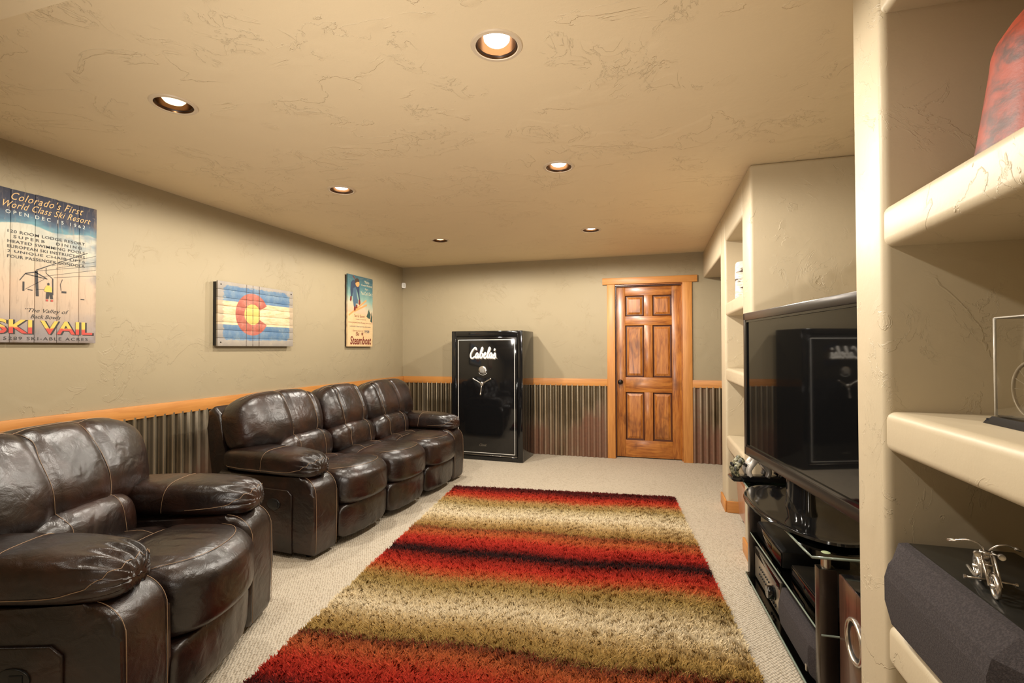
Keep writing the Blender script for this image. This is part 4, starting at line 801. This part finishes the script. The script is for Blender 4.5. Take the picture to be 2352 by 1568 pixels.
for k in range(4):
    t = thing('game_controller', pl_[k], 'controller', (0.447 + 0.068 * k + (0.028 if k > 1 else 0), 3.004 + 0.007 * k, 0.6100), 0.10, 'game controllers in the dock'); mm = m_pads[k]; sg = -1 if k < 2 else 1
    for yy in (-0.034, 0.034):
        tube('grip', smooth_path([(-0.006 * sg, yy * 1.15, 0.002), (0.004 * sg, yy * 1.1, 0.030), (-0.006 * sg, yy, 0.055), (-0.030 * sg, yy * 0.95, 0.088), (-0.040 * sg, yy * 0.92, 0.098)], 4), [0.013, 0.0135, 0.014, 0.0145, 0.015, 0.0155, 0.016, 0.016, 0.016, 0.016, 0.0165, 0.017, 0.017, 0.0165, 0.0155, 0.012, 0.006], mm if not (k == 2 and yy < 0) else m_pads[2], t, 12)
    box('body', (-0.015 - 0.008 * sg, -0.040, 0.042), (0.012 - 0.008 * sg, 0.040, 0.078), mm, t, 0.010, 3)
    for yy in (-0.018, 0.018): lathe('thumb_stick', [(0, 0.014), (0.008, 0.014), (0.009, 0.010), (0.005, 0.0), (0, 0)], m_blackm, t, 14, Matrix.Translation((-0.008 * sg + 0.012 * sg, yy, 0.060)) @ Matrix.Rotation(sg * PI / 2, 4, 'Y'))
# --- speakers on the floor
bs = thing('subwoofer', 'cherry wood subwoofer cabinet in the lower bay of the shelving', 'speaker', (0.63, 3.56, 0.0), 0)
prism('cabinet', [(0.012, 0.048), (0.34, 0.048), (0.34, 0.335), (-0.008, 0.335)], 0.0, 0.56, m_cherry, bs, 'y', 0.006, 3)
for xx in (0.03, 0.29):
    for yy in (0.03, 0.50): box('foot', (xx, yy, 0), (xx + 0.03, yy + 0.03, 0.05), m_blackp, bs, 0.003)
box('control_plate', (0.05, -0.003, 0.09), (0.29, 0.002, 0.29), m_blackp, bs, 0.001)
ns = thing('floor_speaker', 'dark rosewood floor speaker with chrome port ring beside the glass stand', 'speaker', (0.612, 1.690, 0.0), 0)
box('cabinet', (0.0, 0.0, 0.012), (0.26, 0.235, 0.552), m_rosewood, ns, 0.003); box('plinth', (0.008, 0.008, 0.0), (0.252, 0.227, 0.013), m_blackm, ns); box('top_plate', (0.004, 0.004, 0.5515), (0.256, 0.231, 0.5545), m_gloss, ns, 0.001)
tube('port_ring', [(-0.003, 0.095 + 0.062 * math.cos(a), 0.400 + 0.064 * math.sin(a)) for a in [2 * PI * k / 36 for k in range(36)]], 0.007, m_chrome, ns, 8, True); lathe('port_cone', [(0, -0.006), (0.02, -0.004), (0.060, 0.0005)], m_blackm, ns, 32, Matrix.Translation((-0.0012, 0.095, 0.400)) @ Matrix.Rotation(-PI / 2, 4, 'Y'))
# ================================================================== things on the shelves
cd = thing('birch_candle', 'white birch-bark pillar candle holder in the top bay of the far shelving', 'candle', (0.665, 3.93, 1.6925))
M = Mat('birch bark', (0.7, 0.63, 0.54), 0.7); b1_ = M.noise(M.world(scale=(2.2, 2.2, 8)), 4.2, 4, 0.65); b2_ = M.noise(M.world(scale=(4, 4, 12)), 6, 3); M.set('Base Color', M.mix(b1_.ss(0.57, 0.66), M.mix(b2_.ss(0.4, 0.62), (0.74, 0.68, 0.60), (0.56, 0.45, 0.36)).k, (0.06, 0.035, 0.02))); M.bump(b1_, 0.4, 0.004); m_birch = M.m
lathe('bark', [(0, 0), (0.064, 0), (0.066, 0.01), (0.063, 0.10), (0.066, 0.17), (0.063, 0.255), (0.055, 0.268), (0.030, 0.268)], m_birch, cd, 28); lathe('wax_well', [(0.032, 0.2685), (0.026, 0.255), (0.0, 0.255)], m_white, cd, 20)
tube('wick', [(0, 0, 0.254), (0.001, 0, 0.266)], 0.001, m_blackm, cd, 5)
vz = thing('leather_bottle', 'tall red-brown leather-textured bottle on the top shelf of the near shelving', 'bottle', (0.820, 1.19, 1.6925))
M = Mat('red brown hide', (0.3, 0.06, 0.03), 0.46); a_ = M.noise(M.coord('Object', vz, scale=(1, 1, 1.6)), 9, 4, 0.62, 0.8); b_ = M.noise(M.coord('Object', vz), 34, 4, 0.7); zz = M.sep(M.coord('Object', vz))[2]
M.set('Base Color', M.mix(((a_ * 1.2 + b_ * 0.4) - zz * 0.5 + 0.02).ss(0.62, 0.95), (0.30, 0.040, 0.013), (0.075, 0.024, 0.016))); M.bump(b_, 0.35, 0.002); m_hide = M.m
lathe('body', [(0, 0), (0.176, 0), (0.180, 0.006), (0.172, 0.05), (0.160, 0.13), (0.150, 0.20), (0.146, 0.235), (0.140, 0.255), (0.118, 0.290), (0.096, 0.318), (0.074, 0.345), (0.058, 0.38)], m_hide, vz, 56); lathe('neck', [(0.0585, 0.379), (0.050, 0.40), (0.047, 0.43), (0.052, 0.445), (0.054, 0.452), (0.040, 0.455), (0.0, 0.44)], m_hide, vz, 40)
lathe('foot_band', [(0.1795, 0.002), (0.1815, 0.004), (0.1815, 0.012), (0.1790, 0.014)], m_rosewood, vz, 48)
# display case with a model bicycle
dc = thing('display_case', 'clear acrylic display case with black base on the middle shelf', 'display case', (0.693, 1.03, 1.1635))
prism('base', [(0.0, 0.0), (0.165, 0.0), (0.155, 0.006), (0.148, 0.014), (0.017, 0.014), (0.010, 0.006)], 0.0, 0.280, Mat('black lacquer', (0.022, 0.022, 0.024), 0.25).m, dc, 'y', 0.004)
bm = bmesh.new(); bm_box(bm, (0.017, 0.010, 0.0145), (0.148, 0.269, 0.228), 0.006, 3)
for f in [f for f in bm.faces if f.calc_center_median().z < 0.0149]: bm.faces.remove(f)
shade(link('acrylic_cover', tomesh(bm, 'acrylic_cover'), m_acrylic, dc))
m_acedge = Mat('frosted acrylic edge', (0.78, 0.72, 0.62), 0.25, Transmission_Weight=0.35).m
for xx, yy in ((0.019, 0.267), (0.146, 0.267), (0.019, 0.012), (0.146, 0.012)): tube('acrylic_edge', [(xx, yy, 0.016), (xx, yy, 0.226)], 0.0028, m_acedge, dc, 6)
tube('acrylic_edge', [(0.019, 0.012, 0.227), (0.019, 0.267, 0.227), (0.146, 0.267, 0.227), (0.146, 0.012, 0.227)], 0.0016, m_acedge, dc, 6, True)
mb = thing('model_bicycle', 'cream wire model bicycle inside the acrylic display case', 'model', (0.735, 1.190, 1.1785)); m_bone = Mat('cream enamel wire', (0.52, 0.44, 0.32), 0.4, 0.3).m
def wheel(name, c, r, par, mat, tr=0.004, ns_=10, axis='x', hub=0.006):
    ctr = Vector(c); bm = bmesh.new()
    def P(a, q): return ctr + (Vector((0, math.cos(a) * q, math.sin(a) * q)) if axis == 'x' else Vector((math.cos(a) * q, 0, math.sin(a) * q)))
    bm_tube(bm, [P(2 * PI * k / 36, r) for k in range(36)], tr, 8, True); w_ = link(name, tomesh(bm, name), mat, par, smooth=True)
    bm = bmesh.new()
    for k in range(ns_): bm_tube(bm, [P(2 * PI * k / ns_, hub * 0.5), P(2 * PI * k / ns_, r)], max(0.0006, tr * 0.16), 4)
    link('spokes', tomesh(bm, 'spokes'), mat, w_); ax = Vector((1, 0, 0)) if axis == 'x' else Vector((0, 1, 0)); tube('hub', [ctr - ax * tr * 1.8, ctr + ax * tr * 1.8], hub, mat, w_, 10); return w_
wheel('wheel', (0, 0.036, 0.062), 0.058, mb, m_bone, 0.0035, 16); wheel('wheel', (0, -0.092, 0.040), 0.036, mb, m_bone, 0.003, 12)
tube('frame', smooth_path([(0, -0.092, 0.040), (0, -0.06, 0.085), (0, -0.01, 0.128), (0, 0.018, 0.136), (0, 0.03, 0.10), (0, 0.036, 0.062)], 4), 0.0026, m_bone, mb, 8); tube('handlebar', smooth_path([(-0.015, 0.0, 0.140), (-0.010, 0.02, 0.150), (0.0, 0.02, 0.143), (0.010, 0.02, 0.150), (0.015, 0.0, 0.140)], 4), 0.0022, m_bone, mb, 8); box('saddle', (-0.010, -0.045, 0.120), (0.010, -0.005, 0.128), m_rosewood, mb, 0.003)
# speaker on the third shelf and the pewter motorcycle on top
ks = thing('bookshelf_speaker', 'black speaker with bulging charcoal cloth front lying on the lower shelf', 'speaker', (0.592, 1.448, 0.6205), -PI / 2); cloth_speaker(ks, 0.455, 0.235, 0.220, 0.046, Mat('black ash vinyl', (0.016, 0.016, 0.014), 0.22).m)
mo = thing('motorcycle_figurine', 'pewter chopper motorcycle figurine on top of the black speaker', 'figurine', (0.636, 1.168, 0.8412), -0.25); mo.scale = (0.86, 0.86, 0.86)
# local: front wheel near y=0, machine runs back along +y, handlebars wide in x
wheel('front_wheel', (0, 0.0, 0.027), 0.0225, mo, m_chrome, 0.0045, 8, hub=0.0055); wheel('rear_wheel', (0, 0.118, 0.027), 0.0205, mo, m_chrome, 0.0065, 8, hub=0.0055)
for sx_ in (-1, 1):
    tube('fork', [(sx_ * 0.0105, 0.0, 0.027), (sx_ * 0.0105, 0.030, 0.058), (sx_ * 0.0105, 0.058, 0.087)], 0.0026, m_chrome, mo, 8)
    tube('handlebar', smooth_path([(sx_ * 0.004, 0.058, 0.088), (sx_ * 0.016, 0.050, 0.104), (sx_ * 0.034, 0.052, 0.108), (sx_ * 0.050, 0.066, 0.100), (sx_ * 0.060, 0.078, 0.094)], 4), 0.0019, m_chrome, mo, 8)
    tube('hand_grip', [(sx_ * 0.053, 0.070, 0.098), (sx_ * 0.064, 0.083, 0.092)], 0.0034, m_chrome, mo, 8); tube('brake_lever', smooth_path([(sx_ * 0.047, 0.060, 0.102), (sx_ * 0.056, 0.056, 0.100), (sx_ * 0.066, 0.070, 0.094)], 4), 0.0012, m_chrome, mo, 6)
    lathe('lamp', [(0, 0.004), (0.0065, 0.005), (0.007, -0.002), (0.003, -0.010), (0, -0.011)], m_chrome, mo, 16, Matrix.Translation((sx_ * 0.021, 0.040, 0.083)) @ Matrix.Rotation(PI / 2, 4, 'X'))
    tube('lamp_bracket', [(sx_ * 0.008, 0.050, 0.084), (sx_ * 0.021, 0.047, 0.083)], 0.0016, m_chrome, mo, 6)
    tube('foot_peg', [(sx_ * 0.006, 0.040, 0.026), (sx_ * 0.043, 0.036, 0.026)], 0.0026, m_chrome, mo, 8); lathe('peg_cap', [(0, 0.003), (0.005, 0.003), (0.005, -0.001), (0, -0.001)], m_chrome, mo, 12, Matrix.Translation((sx_ * 0.043, 0.036, 0.026)) @ Matrix.Rotation(sx_ * PI / 2, 4, 'Y'))
    tube('frame_tube', smooth_path([(sx_ * 0.007, 0.058, 0.080), (sx_ * 0.011, 0.050, 0.045), (sx_ * 0.011, 0.055, 0.016), (sx_ * 0.011, 0.095, 0.016), (sx_ * 0.010, 0.118, 0.027)], 4), 0.0020, m_chrome, mo, 8)
    tube('exhaust', smooth_path([(sx_ * 0.012, 0.060, 0.040), (sx_ * 0.018, 0.052, 0.030), (sx_ * 0.018, 0.075, 0.020), (sx_ * 0.017, 0.135, 0.020)], 4), 0.0034, m_chrome, mo, 8)
tube('fork_brace', [(-0.0115, 0.034, 0.062), (0.0115, 0.034, 0.062)], 0.0022, m_chrome, mo, 6); tube('fork_crown', [(-0.014, 0.054, 0.082), (0.014, 0.054, 0.082)], 0.0038, m_chrome, mo, 8)
box('engine', (-0.009, 0.062, 0.020), (0.009, 0.092, 0.044), m_chrome, mo, 0.003)
for yy, ty in ((0.068, -0.3), (0.086, 0.3)): lathe('cylinder', [(0, 0.022), (0.006, 0.022)] + [q for k in range(5) for q in ((0.0072, 0.020 - 0.004 * k), (0.0052, 0.018 - 0.004 * k))] + [(0.006, 0.0)], m_chrome, mo, 12, Matrix.Translation((0, yy, 0.042)) @ Matrix.Rotation(-ty, 4, 'X'))
Cushion((0, 0.074, 0.072), (0.009, 0.018, 0.008), 2.6).build('fuel_tank', mo, m_chrome, 6); Cushion((0, 0.108, 0.058), (0.009, 0.018, 0.004), 2.6).build('saddle', mo, m_chrome, 6)
tube('rear_fender', [(0, 0.118 + 0.030 * math.cos(a), 0.027 + 0.030 * math.sin(a)) for a in [0.1 + 2.2 * k / 10 for k in range(11)]], 0.0045, m_chrome, mo, 8)
